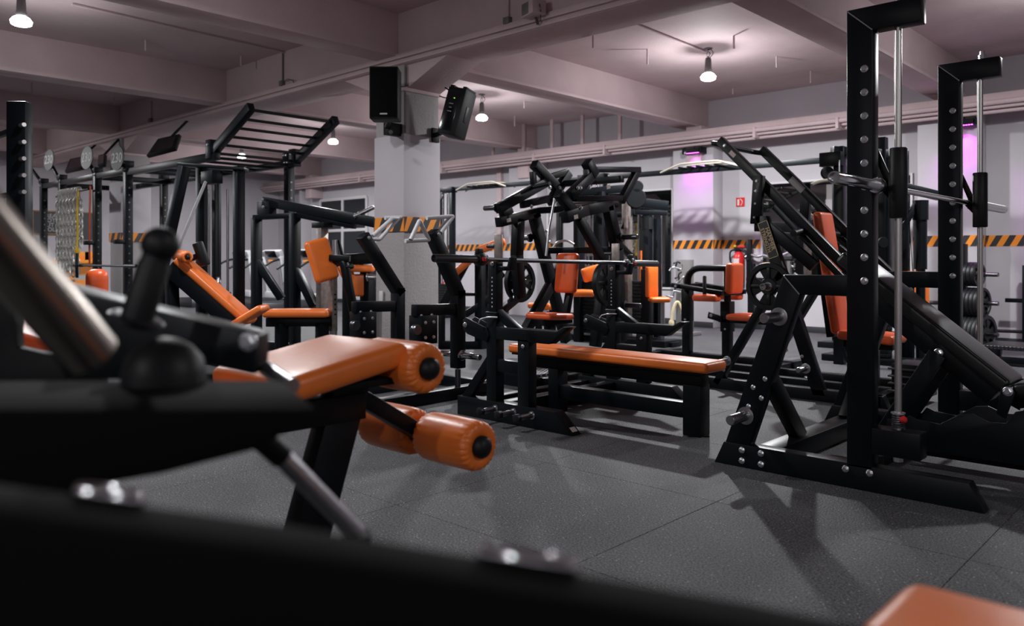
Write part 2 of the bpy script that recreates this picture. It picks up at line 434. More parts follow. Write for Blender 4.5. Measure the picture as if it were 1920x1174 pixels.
# ---- ceiling, beams, pillars
ce = S('ceiling')
ce.box('slab', WL, WR, WF, WB+.3, CEIL, CEIL+.25, 'ceiling_plaster', 0)
mb = S('ceiling_beam', loc=(-6, 5.45, 3.07))
mb.box('beam_body', WL, WR, 5.20, 5.70, 3.07, CEIL+.01, 'ceiling_plaster', 0.008)
mb.box('cable_trunking', WL, WR, 5.165, 5.20, 3.125, 3.178, 'ceiling_plaster', 0.004)
mb.box('lower_ledge', WL, WR, 5.18, 5.20, 3.075, 3.10, 'ceiling_plaster', 0.003)
BX = [-13.95, -10.3, -6.65, -2.98, 0.7]
for x in BX + [-17.6, 4.3]:
    b = S('cross_beam', loc=(x, 0, 3.16)); b.box('beam_body', x-.165, x+.165, WF, 5.2, 3.16, CEIL+.01, 'ceiling_plaster', 0.006)
    b = S('cross_beam', loc=(x, 8, 3.16))
    b.box('beam_body', x-.17, x+.17, 5.7, WB, 3.16, CEIL+.01, 'ceiling_plaster', 0.006)
    b.box('lower_ledge', x+.17, x+.185, 5.7, WB, 3.16, 3.20, 'ceiling_plaster', 0.003)
    b.box('lower_ledge', x-.03, x+.24, 11.15, WB, 2.6, 3.17, 'ceiling_plaster', 0.006)
# small rods cast into the ceiling
for (u, v0, v1) in ((1112,67,90),(1214,92,121),(1064,123,143),(1157,150,173),(983,190,203),(965,217,237),(1376,67,92),(1456,106,127),(1520,133,156),(1374,166,177),(273,75,95),(60,155,180),(452,105,125),(214,183,197)):
    p = PZ(u, v0, CEIL); q = Vector((p.x, p.y, PY(u, v1, p.y).z))
    ce.cyl('hanger_rod', p, q, 0.011, 'ceiling_plaster', seg=8)
for pts, r in (([PZ(1190,45,3.58), PZ(1325,98,3.58)], .012), ([PZ(135,8,3.58), Vector((PZ(525,97,3.58).x, 5.17, 3.58))], .011)):
    ce.tube('conduit', pts, r, 'ceiling_plaster')
for (u, v0, v1) in ((530,97,152),(283,190,222),(953,0,33)):
    a = PY(u, v0, 5.185); b = PY(u, v1, 5.185)
    mb.cyl('conduit', a, b, 0.010, 'grey_panel' if u == 530 else 'ceiling_plaster', seg=8)
    mb.box('junction_box', b.x-.035, b.x+.035, 5.15, 5.2, b.z-.06, b.z, 'grey_panel', .004)
mb.tube('cable', [PY(533,152,5.17), PY(540,148,5.15), PY(549,151,5.15), PY(551,156,5.17)], .006, 'grey_panel', .03)

# hazard stripe with leaning dark and orange bars: a painted band whose bars are built one by one
def hazard(parent_T, p0, p1, z0, z1, nrm, n, lean=0.55):
    """band from p0 to p1 (2d points) on a wall face with outward normal nrm"""
    p0 = Vector((*p0, 0)); p1 = Vector((*p1, 0)); nrm = Vector((*nrm, 0)); L = (p1-p0).length; d = (p1-p0)/L; h = z1-z0
    bm = bmesh.new(); bm_box(bm, (p0+p1)/2 + nrm*0.0015 + V(0,0,(z0+z1)/2), (d, nrm, V(0,0,1)), (L, .003, h), 0)
    band = parent_T.add('stripe_band', bm, 'orange_paint')
    w = L/n
    for i in range(-1, n+1):
        a = (i+.25)*w; b = a + w*.5; s = h*lean
        lo = [max(0, min(L, x)) for x in (a, b, b+s, a+s)]
        if lo[1]-lo[0] < .004 and lo[2]-lo[3] < .004: continue
        poly = [p0 + d*x + nrm*0.003 + V(0,0,z) for x, z in zip(lo, (z0, z0, z1, z1))]
        try: parent_T.prism('stripe_bar', poly, nrm*0.0015, 'dark_paint', 0, band)
        except ValueError: pass
def pillar(x, y, face_white, label=None):
    p = S('pillar', loc=(x, y, 0))
    a = .235
    p.box('shaft', x-a, x+a, y-a, y+a, 0, 3.1, 'pillar_plaster', .006)
    p.box('casing', x-a-.012, x+a+.012, y-a-.012, y+a+.012, 1.39, 2.36, 'pillar_white', .004)
    p.box('capital', x-a-.015, x+a+.015, y-a-.015, y+a+.015, 2.80, 2.85, 'ceiling_plaster', .004)
    p.box('baseboard', x-a-.014, x+a+.014, y-a-.014, y+a+.014, 0, .1, 'dark_paint', .003)
    for sg in (1, -1):
        poly = [(x+sg*a, y-.2, 2.83), (x+sg*(a+.67), y-.2, 3.09), (x+sg*a, y-.2, 3.09)]
        p.prism('haunch', poly, (0, .45, 0), 'ceiling_plaster', .005)
    e = a + .013
    hazard(p, (x-e, y-e), (x+e, y-e), 1.36, 1.51, (0,-1), 2)
    hazard(p, (x+e, y-e), (x+e, y+e), 1.36, 1.51, (1,0), 3)
    return p
PIL = pillar(-6.655, 5.455, True)
pillar(-14.0, 5.455, True)
PIL.box('socket_plate', -6.80, -6.74, 5.19, 5.207, .62, .74, 'white_paint', .003)
PIL.cyl('cable', (-6.41, 5.23, 2.37), (-6.41, 5.23, 3.05), .006, 'grey_panel', seg=8)

# ---- walls
wb = S('wall_back')
wb.box('wall_body', WL, WR, WB, WB+.2, 0, CEIL, 'wall_plaster', 0)
for x in BX:
    wb.box('pilaster', x-.30, x+.42, 11.2, WB+.01, 0, 3.0, 'wall_plaster', .006)
    if -12 < x < 2: hazard(wb, (x-.30, 11.2), (x+.42, 11.2), 1.235, 1.372, (0,-1), 5); hazard(wb, (x+.42, 11.2), (x+.42, WB), 1.235, 1.372, (1,0), 2)
for a, b in ((-10.0,-6.95),(-6.23,-3.28),(-2.56,.4)): hazard(wb, (a, WB), (b, WB), 1.235, 1.372, (0,-1), int((b-a)/.145))
hazard(wb, (-13.5, WB), (-10.6, WB), 1.235, 1.372, (0,-1), 20)
wb.box('thin_post', -11.17, -11.05, 11.44, WB+.01, 0, 3.0, 'ceiling_plaster', .006)
wb.box('thin_post', -18.0, -17.9, 11.2, WB+.01, 0, 3.0, 'wall_plaster', .006)
wl = S('wall_left'); wl.box('wall_body', WL-.2, WL, WF, WB+.2, 0, CEIL, 'wall_plaster', 0)
wr = S('wall_right'); wr.box('wall_body', WR, WR+.2, WF, WB+.2, 0, CEIL, 'wall_plaster', 0)
wf = S('wall_front'); wf.box('wall_body', WL, WR, WF-.2, WF, 0, CEIL, 'wall_plaster', 0)
bb = S('baseboard_back')
for a, b, y in ((-19.4,-10.6,WB),(-10.0,-6.95,WB),(-6.23,-3.28,WB),(-2.56,.4,WB),(-6.95,-6.23,11.2),(-3.28,-2.56,11.2)):
    bb.box('baseboard_run', a, b, y-.018, y, 0, .09, 'dark_paint', .003)
# pipes and trunking along the back wall under the ceiling
pp = S('trim_1', loc=(-6, 11.0, 3.0))
pp.box('trunking', -19.4, 5, 10.98, 11.10, 2.965, 3.075, 'ceiling_plaster', .01)
pp.cyl('pipe', (-19.4, 10.92, 2.95), (5, 10.92, 2.95), .032, 'ceiling_plaster', seg=14)
pp.cyl('pipe', (-19.4, 10.97, 2.90), (5, 10.97, 2.90), .02, 'ceiling_plaster', seg=12)
pp.cyl('pipe', (-19.4, 11.05, 2.86), (5, 11.05, 2.86), .026, 'ceiling_plaster', seg=12)
for x in (-15, -12.2, -9.7, -8.1, -5.4, -4.2, -1.9): pp.box('pipe_clip', x-.02, x+.02, 10.88, 11.1, 2.84, 2.99, 'ceiling_plaster', .003)
for x in (-10.9,-10.1,-9.4,-8.7,-7.9): pp.box('hanger_strap', x-.03, x+.03, 11.05, 11.09, 3.07, 3.6, 'ceiling_plaster', .003)
# mirrors on the back wall
def mirror_panel(name, x0, x1, z0, z1):
    m = S(name, loc=(x0, WB, z0))
    m.box('glass', x0, x1, WB-.02, WB-.006, z0, z1, 'mirror', 0)
    for q in ((x0-.03,x0,z0-.03,z1+.03),(x1,x1+.03,z0-.03,z1+.03),(x0,x1,z0-.03,z0),(x0,x1,z1,z1+.03)):
        m.box('mirror_frame', q[0], q[1], WB-.03, WB-.005, q[2], q[3], 'white_paint', .003)
mirror_panel('trim_2', -9.85, -7.15, .60, 2.22)
mirror_panel('trim_3', -5.55, -3.45, .80, 2.20)
# window with dark panes
def window(name, x0, x1, z0, z1, y, nx, nz):
    w = S(name, loc=(x0, y, z0)); t = .07
    for i in range(nx+1):
        x = x0 + (x1-x0)*i/nx; w.box('window_bar', x-t/2, x+t/2, y-.05, y, z0, z1, 'white_paint', .004)
    for k in range(nz+1):
        z = z0 + (z1-z0)*k/nz; w.box('window_bar', x0, x1, y-.045, y-.002, z-t/2, z+t/2, 'white_paint', .004)
    for i in range(nx):
        for k in range(nz):
            w.box('pane', x0+(x1-x0)*i/nx+.02, x0+(x1-x0)*(i+1)/nx-.02, y-.02, y-.01, z0+(z1-z0)*k/nz+.02, z0+(z1-z0)*(k+1)/nz-.02, 'glass_dark', 0)
window('window_1', -17.45, -15.5, 1.0, 2.55, WB, 2, 2)
window('window_2', -14.6, -12.7, 1.0, 2.55, WB, 2, 2)
window('window_3', -6.5, -5.0, 1.0, 2.5, WF+.06, 2, 2)
window('window_4', -4.0, -2.5, 1.0, 2.5, WF+.06, 2, 2)

# ================================================================== LAMPS
def pendant(x, y, z, label, on=1.0):
    t = T('pendant_lamp', label, 'lamp', (x, y, z), 'pendant lamps under the ceiling')
    top = CEIL
    t.cyl('hook_plate', (x,y,top-.012), (x,y,top), .05, 'grey_panel')
    ring = [Vector((x + .022*math.cos(a), y, z+.30 + .03*math.sin(a))) for a in [i*2*math.pi/14 for i in range(15)]]
    t.tube('suspension_ring', ring, .004, 'dark_steel', seg=6)
    t.cyl('suspension_rod', (x,y,z+.33), (x,y,top-.01), .004, 'dark_steel', seg=8)
    t.tube('flex', [(x,y,z+.24), (x+.08,y,z+.30), (x+.03,y,z+.36), (x,y,top-.02)], .004, 'black_plain', .05, 6)
    t.lathe('socket', (x,y,z+.075), (0,0,1), [(0,0),(0,.045),(.02,.05),(.05,.042),(.16,.036),(.18,.03),(.19,.012),(.20,0)], 'grey_panel', 20)
    t.lathe('diffuser', (x,y,z), (0,0,1), [(-.012,0),(-.012,.06),(0,.085),(.03,.092),(.06,.07),(.075,.045),(.075,0)], 'lamp_glow', 24)
    l = bpy.data.lights.new('lamp_light', 'AREA'); l.shape = 'DISK'; l.size = .18; l.energy = LAMP_W*on; l.color = (0.97, 0.985, 1.0)
    l2 = bpy.data.lights.new('lamp_halo', 'POINT'); l2.energy = LAMP_W*on*.24; l2.shadow_soft_size = .05; l2.color = (0.97, 0.985, 1.0)
    lo2 = bpy.data.objects.new('lamp_halo', l2); COL.objects.link(lo2); lo2.parent = t.o; lo2.location = (0, 0, -.09)
    lo = bpy.data.objects.new('lamp_light', l); COL.objects.link(lo); lo.parent = t.o; lo.location = (0, 0, -.02)
    return t
pendant(-4.85, 8.6, 3.23, 'glowing pendant lamp hanging right of centre above the pull-up bar', 1.75)
pendant(-8.73, 8.62, 3.21, 'glowing pendant lamp beside the tilted loudspeaker', 1.3)
pendant(-12.45, 8.46, 3.20, 'small far pendant lamp left of the pillar loudspeaker')
pendant(-8.35, 2.28, 3.24, 'bright pendant lamp in the upper left corner of the picture', 0.8)
pendant(-4.85, 2.35, 3.24, 'pendant lamp above the foreground, out of the picture', 0.6)
pendant(-1.15, 8.6, 3.23, 'pendant lamp beyond the right edge of the picture')
pendant(2.55, -3.9, 3.24, 'pendant lamp behind the photographer to the right', 0.75)
pendant(-1.15, -3.9, 3.24, 'unseen pendant lamp behind the photographer to the left', 0.5)  # unseen lamp, added on the bay spacing for light from the front
pendant(2.55, 2.35, 3.24, 'unseen pendant lamp beside the photographer to the right', 0.35)  # also unseen, added in the next bay to strengthen the front light
pendant(-16.0, 2.3, 3.24, 'pendant lamp behind the numbered racks')
pendant(-15.9, 8.5, 3.24, 'pendant lamp near the far dark window')
def washer(x, label):
    t = T('wall_washer', label, 'light', (x, 11.05, 2.76), 'magenta wall washers on the pilasters')
    t.box('housing', x-.155, x+.155, 11.0, 11.10, 2.735, 2.80, 'black_plain', .008)
    t.box('bracket', x+.13, x+.165, 11.0, 11.19, 2.72, 2.815, 'black_plain', .004)
    t.box('bracket', x-.165, x-.13, 11.0, 11.19, 2.72, 2.815, 'black_plain', .004)
    t.cyl('adjusting_knob', (x-.10,10.985,2.735), (x-.10,11.0,2.735), .02, 'dark_steel')
    for k in range(8):
        bm = bmesh.new(); cx = x-.105+k*.03; bm_cyl(bm, (cx,11.05,2.728), (cx,11.05,2.738), .011, seg=10); t.add('diode', bm, 'led_glow')
    t.tube('cable', [(x+.02,11.05,2.80),(x+.03,11.07,2.86),(x-.02,11.1,2.92)], .007, 'black_plain', .04, 8)
    l = bpy.data.lights.new('washer_light', 'SPOT'); l.energy = WASH_W; l.color = (0.72, 0.035, 0.9); l.spot_size = math.radians(105); l.spot_blend = 0.8; l.shadow_soft_size = .03
    lo = bpy.data.objects.new('washer_light', l); COL.objects.link(lo); lo.parent = t.o; lo.location = (0, 0, -.045); lo.rotation_euler = (math.radians(12), 0, 0)
washer(-6.50, 'magenta wall washer on the pilaster above the fire sign')
washer(-2.72, 'magenta wall washer seen between the two tall posts of the guided barbell rack')
# ================================================================== GUIDED BARBELL RACK (right foreground)
sm = T('smith_machine', 'tall black guided barbell rack with bolted posts and chrome guide rods', 'gym machine', (-1.4, 4.6, 0))
def smith_side(y):
    yb = y + .08
    base = sm.prism('base_rail', [(-2.125,y,0),(-.855,y,0),(-.918,y,.118),(-2.07,y,.118)], (0,.08,0), bev=.005)
    for bx, bz in ((-1.965,.09),(-1.965,.035),(-1.86,.09),(-1.86,.035),(-1.437,.088),(-1.327,.088)):
        sm.bolt((bx, y, bz), (0,-1,0), .0155, parent=base)
    post = sm.prism('post', [(-1.433,y,.1),(-1.314,y,.1),(-1.314,y,2.135),(-1.433,y,2.249)], (0,.08,0), bev=.006)
    arm = sm.prism('top_arm', [(-1.433,y,2.2495),(-1.314,y,2.1355),(-1.108,y,2.1355),(-1.108,y,2.2495)], (0,.08,0), bev=.006)
    sm.tube('weld_seam', [(-1.430,y-.001,2.245),(-1.372,y-.001,2.191),(-1.316,y-.001,2.138)], .0032, 'zinc', parent=arm, seg=6)
    sm.lathe('rod_nut', (-1.203,y+.04,2.249), (0,0,1), [(0,0),(0,.022),(.028,.022),(.028,.014),(.05,.014),(.05,0)], 'zinc', 6, parent=arm)
    for i in range(10):                       # row of peg bolts through the post, a rubber end on the inner side
        z = 1.962 - i*.1095
        sm.bolt((-1.350, y, z), (0,-1,0), .0165, parent=post, part='peg_bolt')
        bm = bmesh.new(); bm_lathe(bm, (-1.350, yb, z), (0,1,0), [(0,0),(0,.012),(.022,.012),(.026,.017),(.036,.017),(.04,.012),(.04,0)], 12)
        sm.add('rest_peg', bm, 'dark_steel', post)
    sm.prism('mid_beam', [(-1.745,y+.004,1.0),(-1.66,y+.004,.902),(-1.43,y+.004,.902),(-1.43,y+.004,1.0)], (0,.072,0), bev=.005)
    leg = sm.prism('slanted_leg', [(-2.063,y+.004,.115),(-1.93,y+.004,.115),(-1.66,y+.004,.9015),(-1.745,y+.004,1.0)], (0,.072,0), bev=.005)
    sm.tube('weld_seam', [(-1.743,y+.002,.997),(-1.70,y+.002,.948),(-1.662,y+.002,.905)], .003, 'zinc', parent=leg, seg=6)
    for bx, bz in ((-1.905,.42),(-1.84,.47),(-1.93,.32),(-1.86,.37)): sm.bolt((bx, y+.004, bz), (0,-1,0), .012, parent=leg)
    sgn = -1 if y < 4.5 else 1
    yo = y+.004 if sgn < 0 else yb-.004
    for z0, x0 in ((.79,-1.765),(.27,-1.945)): sm.peg((x0, yo, z0), (0,sgn,0), .17, .026)
    sm.box('rod_block', -1.314, -1.108, y-.012, y+.092, .18, .30, bev=.005)
    rod = sm.cyl('guide_rod', (-1.215,y+.04,.18), (-1.215,y+.04,2.14), .0155, 'bright_steel')
    pts = []
    for i in range(85):
        a = i*2*math.pi/12; pts.append((-1.215+.026*math.cos(a), y+.04+.026*math.sin(a), .305+i*.00072*1.1))
    sm.tube('buffer_spring', pts, .0032, 'dark_steel', seg=6, parent=rod)
    sm.lathe('spring_washer', (-1.215,y+.04,.372), (0,0,1), [(0,0),(0,.031),(.006,.031),(.006,0)], 'zinc', 20, parent=rod)
    sm.lathe('lower_nut', (-1.215,y+.04,.18), (0,0,-1), [(0,0),(0,.022),(.026,.022),(.026,0)], 'zinc', 6, parent=rod)
    car = sm.lathe('carriage_sleeve', (-1.215,y+.04,1.265), (0,0,1), [(0,.017),(0,.036),(.004,.039),(.316,.039),(.32,.036),(.32,.017)], 'black_rubber', 24)
    sm.prism('carriage_gusset', [(-1.31,y+.10,1.40),(-1.225,y+.10,1.30),(-1.225,y+.10,1.50),(-1.30,y+.10,1.43)], (0,.012,0), parent=car, bev=.002)
    sm.prism('catch_hook', [(-1.36,y+.115,1.545),(-1.375,y+.115,1.56),(-1.365,y+.115,1.585),(-1.325,y+.115,1.59),(-1.262,y+.115,1.435),(-1.25,y+.115,1.40),(-1.268,y+.115,1.375),(-1.30,y+.115,1.38),(-1.31,y+.115,1.41),(-1.295,y+.115,1.43),(-1.34,y+.115,1.55)], (0,.012,0), parent=car, bev=.002)
    return rod
r0 = smith_side(3.83); smith_side(5.28)
sm.lathe('stop_ball', (-1.187,3.85,.352), (1,-.4,0), [(-.017,0),(-.012,.012),(0,.017),(.012,.012),(.017,0)], 'red', 16, label='small red ball stop')
sm.box('cross_rail', -1.91, -1.79, 3.90, 5.29, .015, .115, bev=.005)
for y0, y1 in ((3.89, 4.27), (5.30, 4.92)):
    sm.beam('cross_brace', (-1.845, y0, .47), (-1.85, y1, .10), .09, .06, up=(1,0,0))
bar = sm.cyl('bar', (-1.28,3.75,1.412), (-1.28,5.50,1.412), .0145, 'chrome', seg=24)
for a, b in ((3.285,3.79),(5.44,6.22)):
    sm.lathe('bar_sleeve', (-1.28,a,1.412), (0,1,0), [(.02,0),(.02,.019),(0,.021),(0,.026),(b-a-.004,.026),(b-a,.024),(b-a,0)], 'chrome' if a < 4 else 'steel', 28, parent=bar)
sm.lathe('sleeve_collar', (-1.28,3.77,1.412), (0,1,0), [(0,.02),(0,.034),(.012,.037),(.03,.037),(.04,.034),(.04,.02)], 'chrome', 28, parent=bar)
sm.lathe('sleeve_collar', (-1.28,5.42,1.412), (0,1,0), [(0,.02),(0,.034),(.012,.037),(.03,.037),(.04,.034),(.04,.02)], 'chrome', 28, parent=bar)
sm.box('foot_plate', -1.62, -1.42, 3.96, 4.12, .03, .075, bev=.004)
sm.box('rating_label', -1.53, -1.45, 3.98, 4.06, .0755, .0765, 'white_sticker', 0)

# ================================================================== BLACK INCLINE BENCH inside the rack
ib = T('incline_bench', 'black padded adjustable bench tilted up inside the guided barbell rack', 'bench', (-1.1, 4.57, 0))
dv = Vector((-1,0,.80)).normalized(); nv = Vector((.8,0,1)).normalized()
top0 = Vector((-.90,4.57,.455)); L = 1.02
cpad = top0 + dv*(L/2) + nv*.0
ib.pad('backrest', cpad, dv, nv, (L, .30, .075), 'black_vinyl', .022)
for s in (-1, 1):      # piping along both long edges
    a = top0 + dv*.02 + nv*.03 + V(0, s*.146, 0); b = top0 + dv*(L-.02) + nv*.03 + V(0, s*.146, 0); ib.tube('piping', [a, b], .004, 'black_plain', seg=6)
ib.beam('backrest_rail', top0 - nv*.085 + dv*.02, top0 - nv*.085 + dv*(L-.1), .20, .09, up=nv)
ib.pad('seat', Vector((-.68,4.57,.50)), Vector((1,0,.30)), Vector((-.3,0,1)), (.40,.30,.07), 'black_vinyl', .022)
ib.beam('seat_rail', (-.87,4.57,.38), (-.5,4.57,.48), .10, .06)
for yy in (4.425, 4.715):
    sg = -1 if yy < 4.5 else 1
    ib.bolt((-1.205, yy-sg*.03, .60), (0,sg,0), .022); ib.bolt((-.89, yy+sg*.012, .445), (0,sg,0), .022)
    ib.prism('hinge_plate', [(-.94,yy,.33),(-.90,yy,.31),(-.86,yy,.44),(-.885,yy,.475),(-.92,yy,.46)], (0,sg*.01,0), bev=.002)
    ib.beam('support_strut', (-1.20,yy,.60), (-1.46,yy,.16), .022, .085, up=(0,0,1))
    ib.prism('ladder_plate', [(-1.46,yy,.10),(-1.44,yy,.24),(-1.36,yy,.235),(-1.335,yy,.27),(-1.29,yy,.255),(-1.19,yy,.245),(-1.10,yy,.305),(-1.04,yy,.315),(-.97,yy,.285),(-.90,yy,.29),(-.86,yy,.35),(-.70,yy,.40),(-.62,yy,.38),(-.55,yy,.10)], (0,sg*.012,0), bev=.002)
ib.box('base_spine', -1.5, -.35, 4.53, 4.61, .05, .13)
for x in (-1.47, -.42): ib.box('base_foot', x-.04, x+.04, 4.30, 4.84, 0, .06)
for yy in (4.31,4.83):
    for x in (-1.47,-.42): ib.box('foot_cap', x-.043, x+.043, yy-.012, yy+.012, 0, .063, 'black_rubber')

# ================================================================== BENCH PRESS
bp = T('bench_press_rack', 'black bench press rack with hole-punched uprights and flared safety arms', 'rack', (-3.6, 4.5, 0))
def bp_side(y, dz, near):
    y1 = y + .09
    rail = bp.prism('base_rail', [(-4.08,y,0),(-3.055,y,0),(-3.20,y,.13),(-4.08,y,.13)], (0,.09,0), bev=.004)
    out = bp.box('upright', -3.80, -3.71, y+.005, y+.085, .12, .72+dz, parent=None)
    inn = bp.box('inner_post', -3.79, -3.715, y+.012, y+.078, .70+dz, 1.085+dz)
    for i in range(8):
        bp.cyl('adjust_hole', (-3.7525, y+.0105, .76+dz+i*.0275), (-3.7525, y+.014, .76+dz+i*.0275), .006, 'print_grey', seg=10, parent=inn)
    bp.box('post_collar', -3.806, -3.704, y, y+.09, .715+dz, .725+dz, parent=out, m='dark_steel')
    # raw steel hook plate and cradle
    hk = bp.box('hook_plate', -3.80, -3.735, y+.078, y+.098, .98+dz, 1.245+dz, 'raw_steel', .003)
    bp.prism('bar_cradle', [(-3.735,y+.02,1.0+dz),(-3.60,y+.02,1.0+dz),(-3.585,y+.02,1.09+dz),(-3.605,y+.02,1.09+dz),(-3.625,y+.02,1.03+dz),(-3.735,y+.02,1.03+dz)], (0,.06,0), parent=hk)
    bp.cyl('hook_pin', (-3.87,y+.088,1.165+dz), (-3.80,y+.088,1.165+dz), .014, 'dark_steel', parent=hk)
    bp.bolt((-3.75,y+.012,1.045+dz), (0,-1,0), .014, parent=inn)
    bp.prism('safety_arm', [(-3.71,y+.005,.545+dz),(-3.25,y+.005,.545+dz),(-3.09,y+.005,.66+dz),(-3.13,y+.005,.66+dz),(-3.19,y+.005,.628+dz),(-3.71,y+.005,.628+dz)], (0,.08,0), bev=.003)
    bp.beam('arm_brace', (-3.725,y+.045,.72+dz), (-3.53,y+.045,.60+dz), .05, .055)
    lever = bp.prism('pivot_lever', [(-4.02,y-.004,.60+dz),(-4.02,y-.004,.66+dz),(-3.99,y-.004,.675+dz),(-3.79,y-.004,.615+dz),(-3.77,y-.004,.57+dz),(-3.79,y-.004,.52+dz),(-3.98,y-.004,.565+dz)], (0,.01,0), bev=.002)
    bp.prism('pivot_lever', [(-4.02,y+.084,.60+dz),(-4.02,y+.084,.66+dz),(-3.99,y+.084,.675+dz),(-3.79,y+.084,.615+dz),(-3.77,y+.084,.57+dz),(-3.79,y+.084,.52+dz),(-3.98,y+.084,.565+dz)], (0,.01,0), bev=.002)
    bp.bolt((-3.995,y-.004,.625+dz), (0,-1,0), .016, parent=lever)
    pin = bp.tube('lock_pin', [(-3.70,y+.01,.69+dz),(-3.76,y-.02,.69+dz),(-3.82,y-.03,.675+dz),(-3.835,y-.03,.65+dz)], .006, 'zinc', .02)
    sp = bp.box('short_upright', -3.515, -3.42, y+.005, y+.085, .12, .56+dz)
    bp.bolt((-3.467,y+.005,.515+dz), (0,-1,0), .012, parent=sp)
    bp.box('link_beam', -3.72, -3.50, y+.012, y+.078, .33, .41)
    bp.prism('rear_brace', [(-4.06,y+.02,.125),(-3.97,y+.02,.125),(-3.79,y+.02,.36),(-3.79,y+.02,.45)], (0,.05,0), bev=.003)
    if near:
        for x0 in (-3.71,-3.545,-3.385):
            p = bp.lathe('storage_peg', (x0,y,.085), (0,-1,0), [(-.004,0),(-.004,.026),(.004,.026),(.006,.0175),(.125,.0175),(.125,.026),(.15,.026),(.15,.016),(.155,.014),(.155,0)], 'steel', 22)
            bp.lathe('rubber_end', (x0,y-.124,.085), (0,-1,0), [(0,.0185),(0,.027),(.028,.027),(.031,.022),(.0315,0)], 'black_rubber', 22, parent=p)
        bp.prism('size_sticker', [(-3.118,y-.0005,.030),(-3.118,y+.0,.030),(-3.118,y+.0,.06)], (0,.001,0), 'white_sticker', 0) if False else None
        a = Vector((-3.055,0,0)); b = Vector((-3.20,0,.13)); t = (b-a).normalized(); n = V(.13,0,.145).normalized()
        bm = bmesh.new(); bm_box(bm, a + t*.045 + V(0,y+.05,0) + n*.001, (t, V(0,1,0), n), (.035,.05,.002), 0); bp.add('size_sticker', bm, 'white_sticker', rail)
bp_side(3.79, 0, True); bp_side(5.13, -.045, False)
bp.box('cross_beam', -3.81, -3.71, 3.88, 5.13, .01, .11); bp.box('cross_beam', -4.05, -3.97, 3.88, 5.13, .02, .10)
# barbell resting on the rack
bb_ = T('barbell', 'dark steel barbell without plates lying across the bench press rack', 'barbell', (-3.66, 4.4, 1.06))
pA = Vector((-3.665,3.21,1.083)); pB = Vector((-3.665,5.66,1.036)); dB = (pB-pA).normalized(); LB = (pB-pA).length
sh = bb_.cyl('shaft', pA + dB*.40, pB - dB*.40, .0145, 'dark_steel', seg=22)
for p, d in ((pA, dB), (pB, -dB)):
    sl = bb_.lathe('sleeve', p, d, [(.012,0),(.012,.018),(0,.020),(0,.024),(.004,.0255),(.415,.0255),(.415,.034),(.44,.034),(.445,.02),(.445,.0)], 'dark_steel', 28)
    c = p + d*.385
    bb_.lathe('collar_clamp', c - d*.02, d, [(0,.026),(0,.04),(.006,.043),(.05,.043),(.056,.04),(.056,.026)], 'black_rubber', 24)
    bm = bmesh.new(); bm_box(bm, c + V(-.0,0,.052), (d, V(1,0,0), V(0,0,1)), (.05,.03,.035), .006); bb_.add('clamp_lever', bm, 'black_rubber')
    bm = bmesh.new(); bm_box(bm, c + V(.047,0,.0), (d, V(1,0,0), V(0,0,1)), (.03,.012,.025), .004); bb_.add('clamp_release', bm, 'red', label='red release tab')
# flat bench
fb = T('flat_bench', 'long orange flat bench on a black frame under the barbell', 'bench', (-3.2, 4.34, 0))
fb.pad('pad', (-3.20,4.345,.428), (1,0,0), (0,0,1), (1.62,.25,.065), 'orange_vinyl', .024)
fb.box('pad_board', -3.98, -2.42, 4.235, 4.455, .385, .398, 'black_plain', .002)
fb.box('upper_spine', -3.93, -2.47, 4.30, 4.39, .30, .386)
fb.box('lower_spine', -3.6, -2.58, 4.305, 4.385, .10, .195)
fb.box('front_leg', -2.592, -2.472, 4.285, 4.405, 0, .31, bev=.005)
fb.box('rear_leg', -3.68, -3.59, 4.29, 4.40, 0, .31)
fb.lathe('foot_weld', (-2.532,4.345,0), (0,0,1), [(0,0),(0,.09),(.006,.09),(.006,0)], 'black_plain', 4)

# ================================================================== ORANGE LEG CURL BENCH (left foreground)
lc = T('leg_curl_bench', 'orange leg curl bench with three gathered foam rollers in the left foreground', 'bench', (-1.95, 1.3, 0))
d1 = Vector((0,.38,.066)).normalized(); n1 = Vector((0,-.066,.38)).normalized()
lc.pad('seat_pad', Vector((-2.0,1.285,.770)), d1, n1, (.42,.40,.07), 'orange_vinyl', .026)
lc.pad('body_pad', Vector((-1.98,.84,.715)), Vector((0,1,-.05)), Vector((0,.05,1)), (.44,.38,.065), 'orange_vinyl', .026)
lc.box('pad_board', -2.16, -1.84, 1.10, 1.47, .715, .735, 'black_plain', .002)
lc.roller('foam_roller', (-2.02,1.52,.762), (-1.755,1.52,.762), .074)
lc.roller('foam_roller', (-1.995,1.722,.503), (-1.745,1.722,.503), .0775)
lc.roller('foam_roller', (-2.29,1.722,.503), (-2.045,1.722,.503), .0775)
lc.cyl('roller_axle', (-2.28,1.722,.503), (-1.75,1.722,.503), .014, 'steel')
lc.cyl('roller_axle', (-2.30,1.52,.762), (-1.76,1.52,.762), .014, 'steel')
lc.beam('swing_arm', (-2.02,1.46,.66), (-2.02,1.745,.485), .05, .05)
lc.beam('swing_arm', (-2.02,1.40,.72), (-2.02,1.47,.655), .05, .05)
lc.beam('front_leg', (-2.0,1.41,.715), (-2.0,1.18,.02), .07, .12, up=(0,1,0))
lc.box('base_spine', -2.04, -1.96, .35, 1.30, 0, .07)
lc.box('base_foot', -2.3, -1.7, 1.14, 1.21, 0, .06); lc.box('base_foot', -2.3, -1.7, .33, .40, 0, .06)
lc.box('seat_rail', -2.04, -1.96, .55, 1.45, .60, .68)
lc.beam('rear_leg', (-2.0,.6,.66), (-2.0,.42,.03), .07, .09, up=(0,1,0))

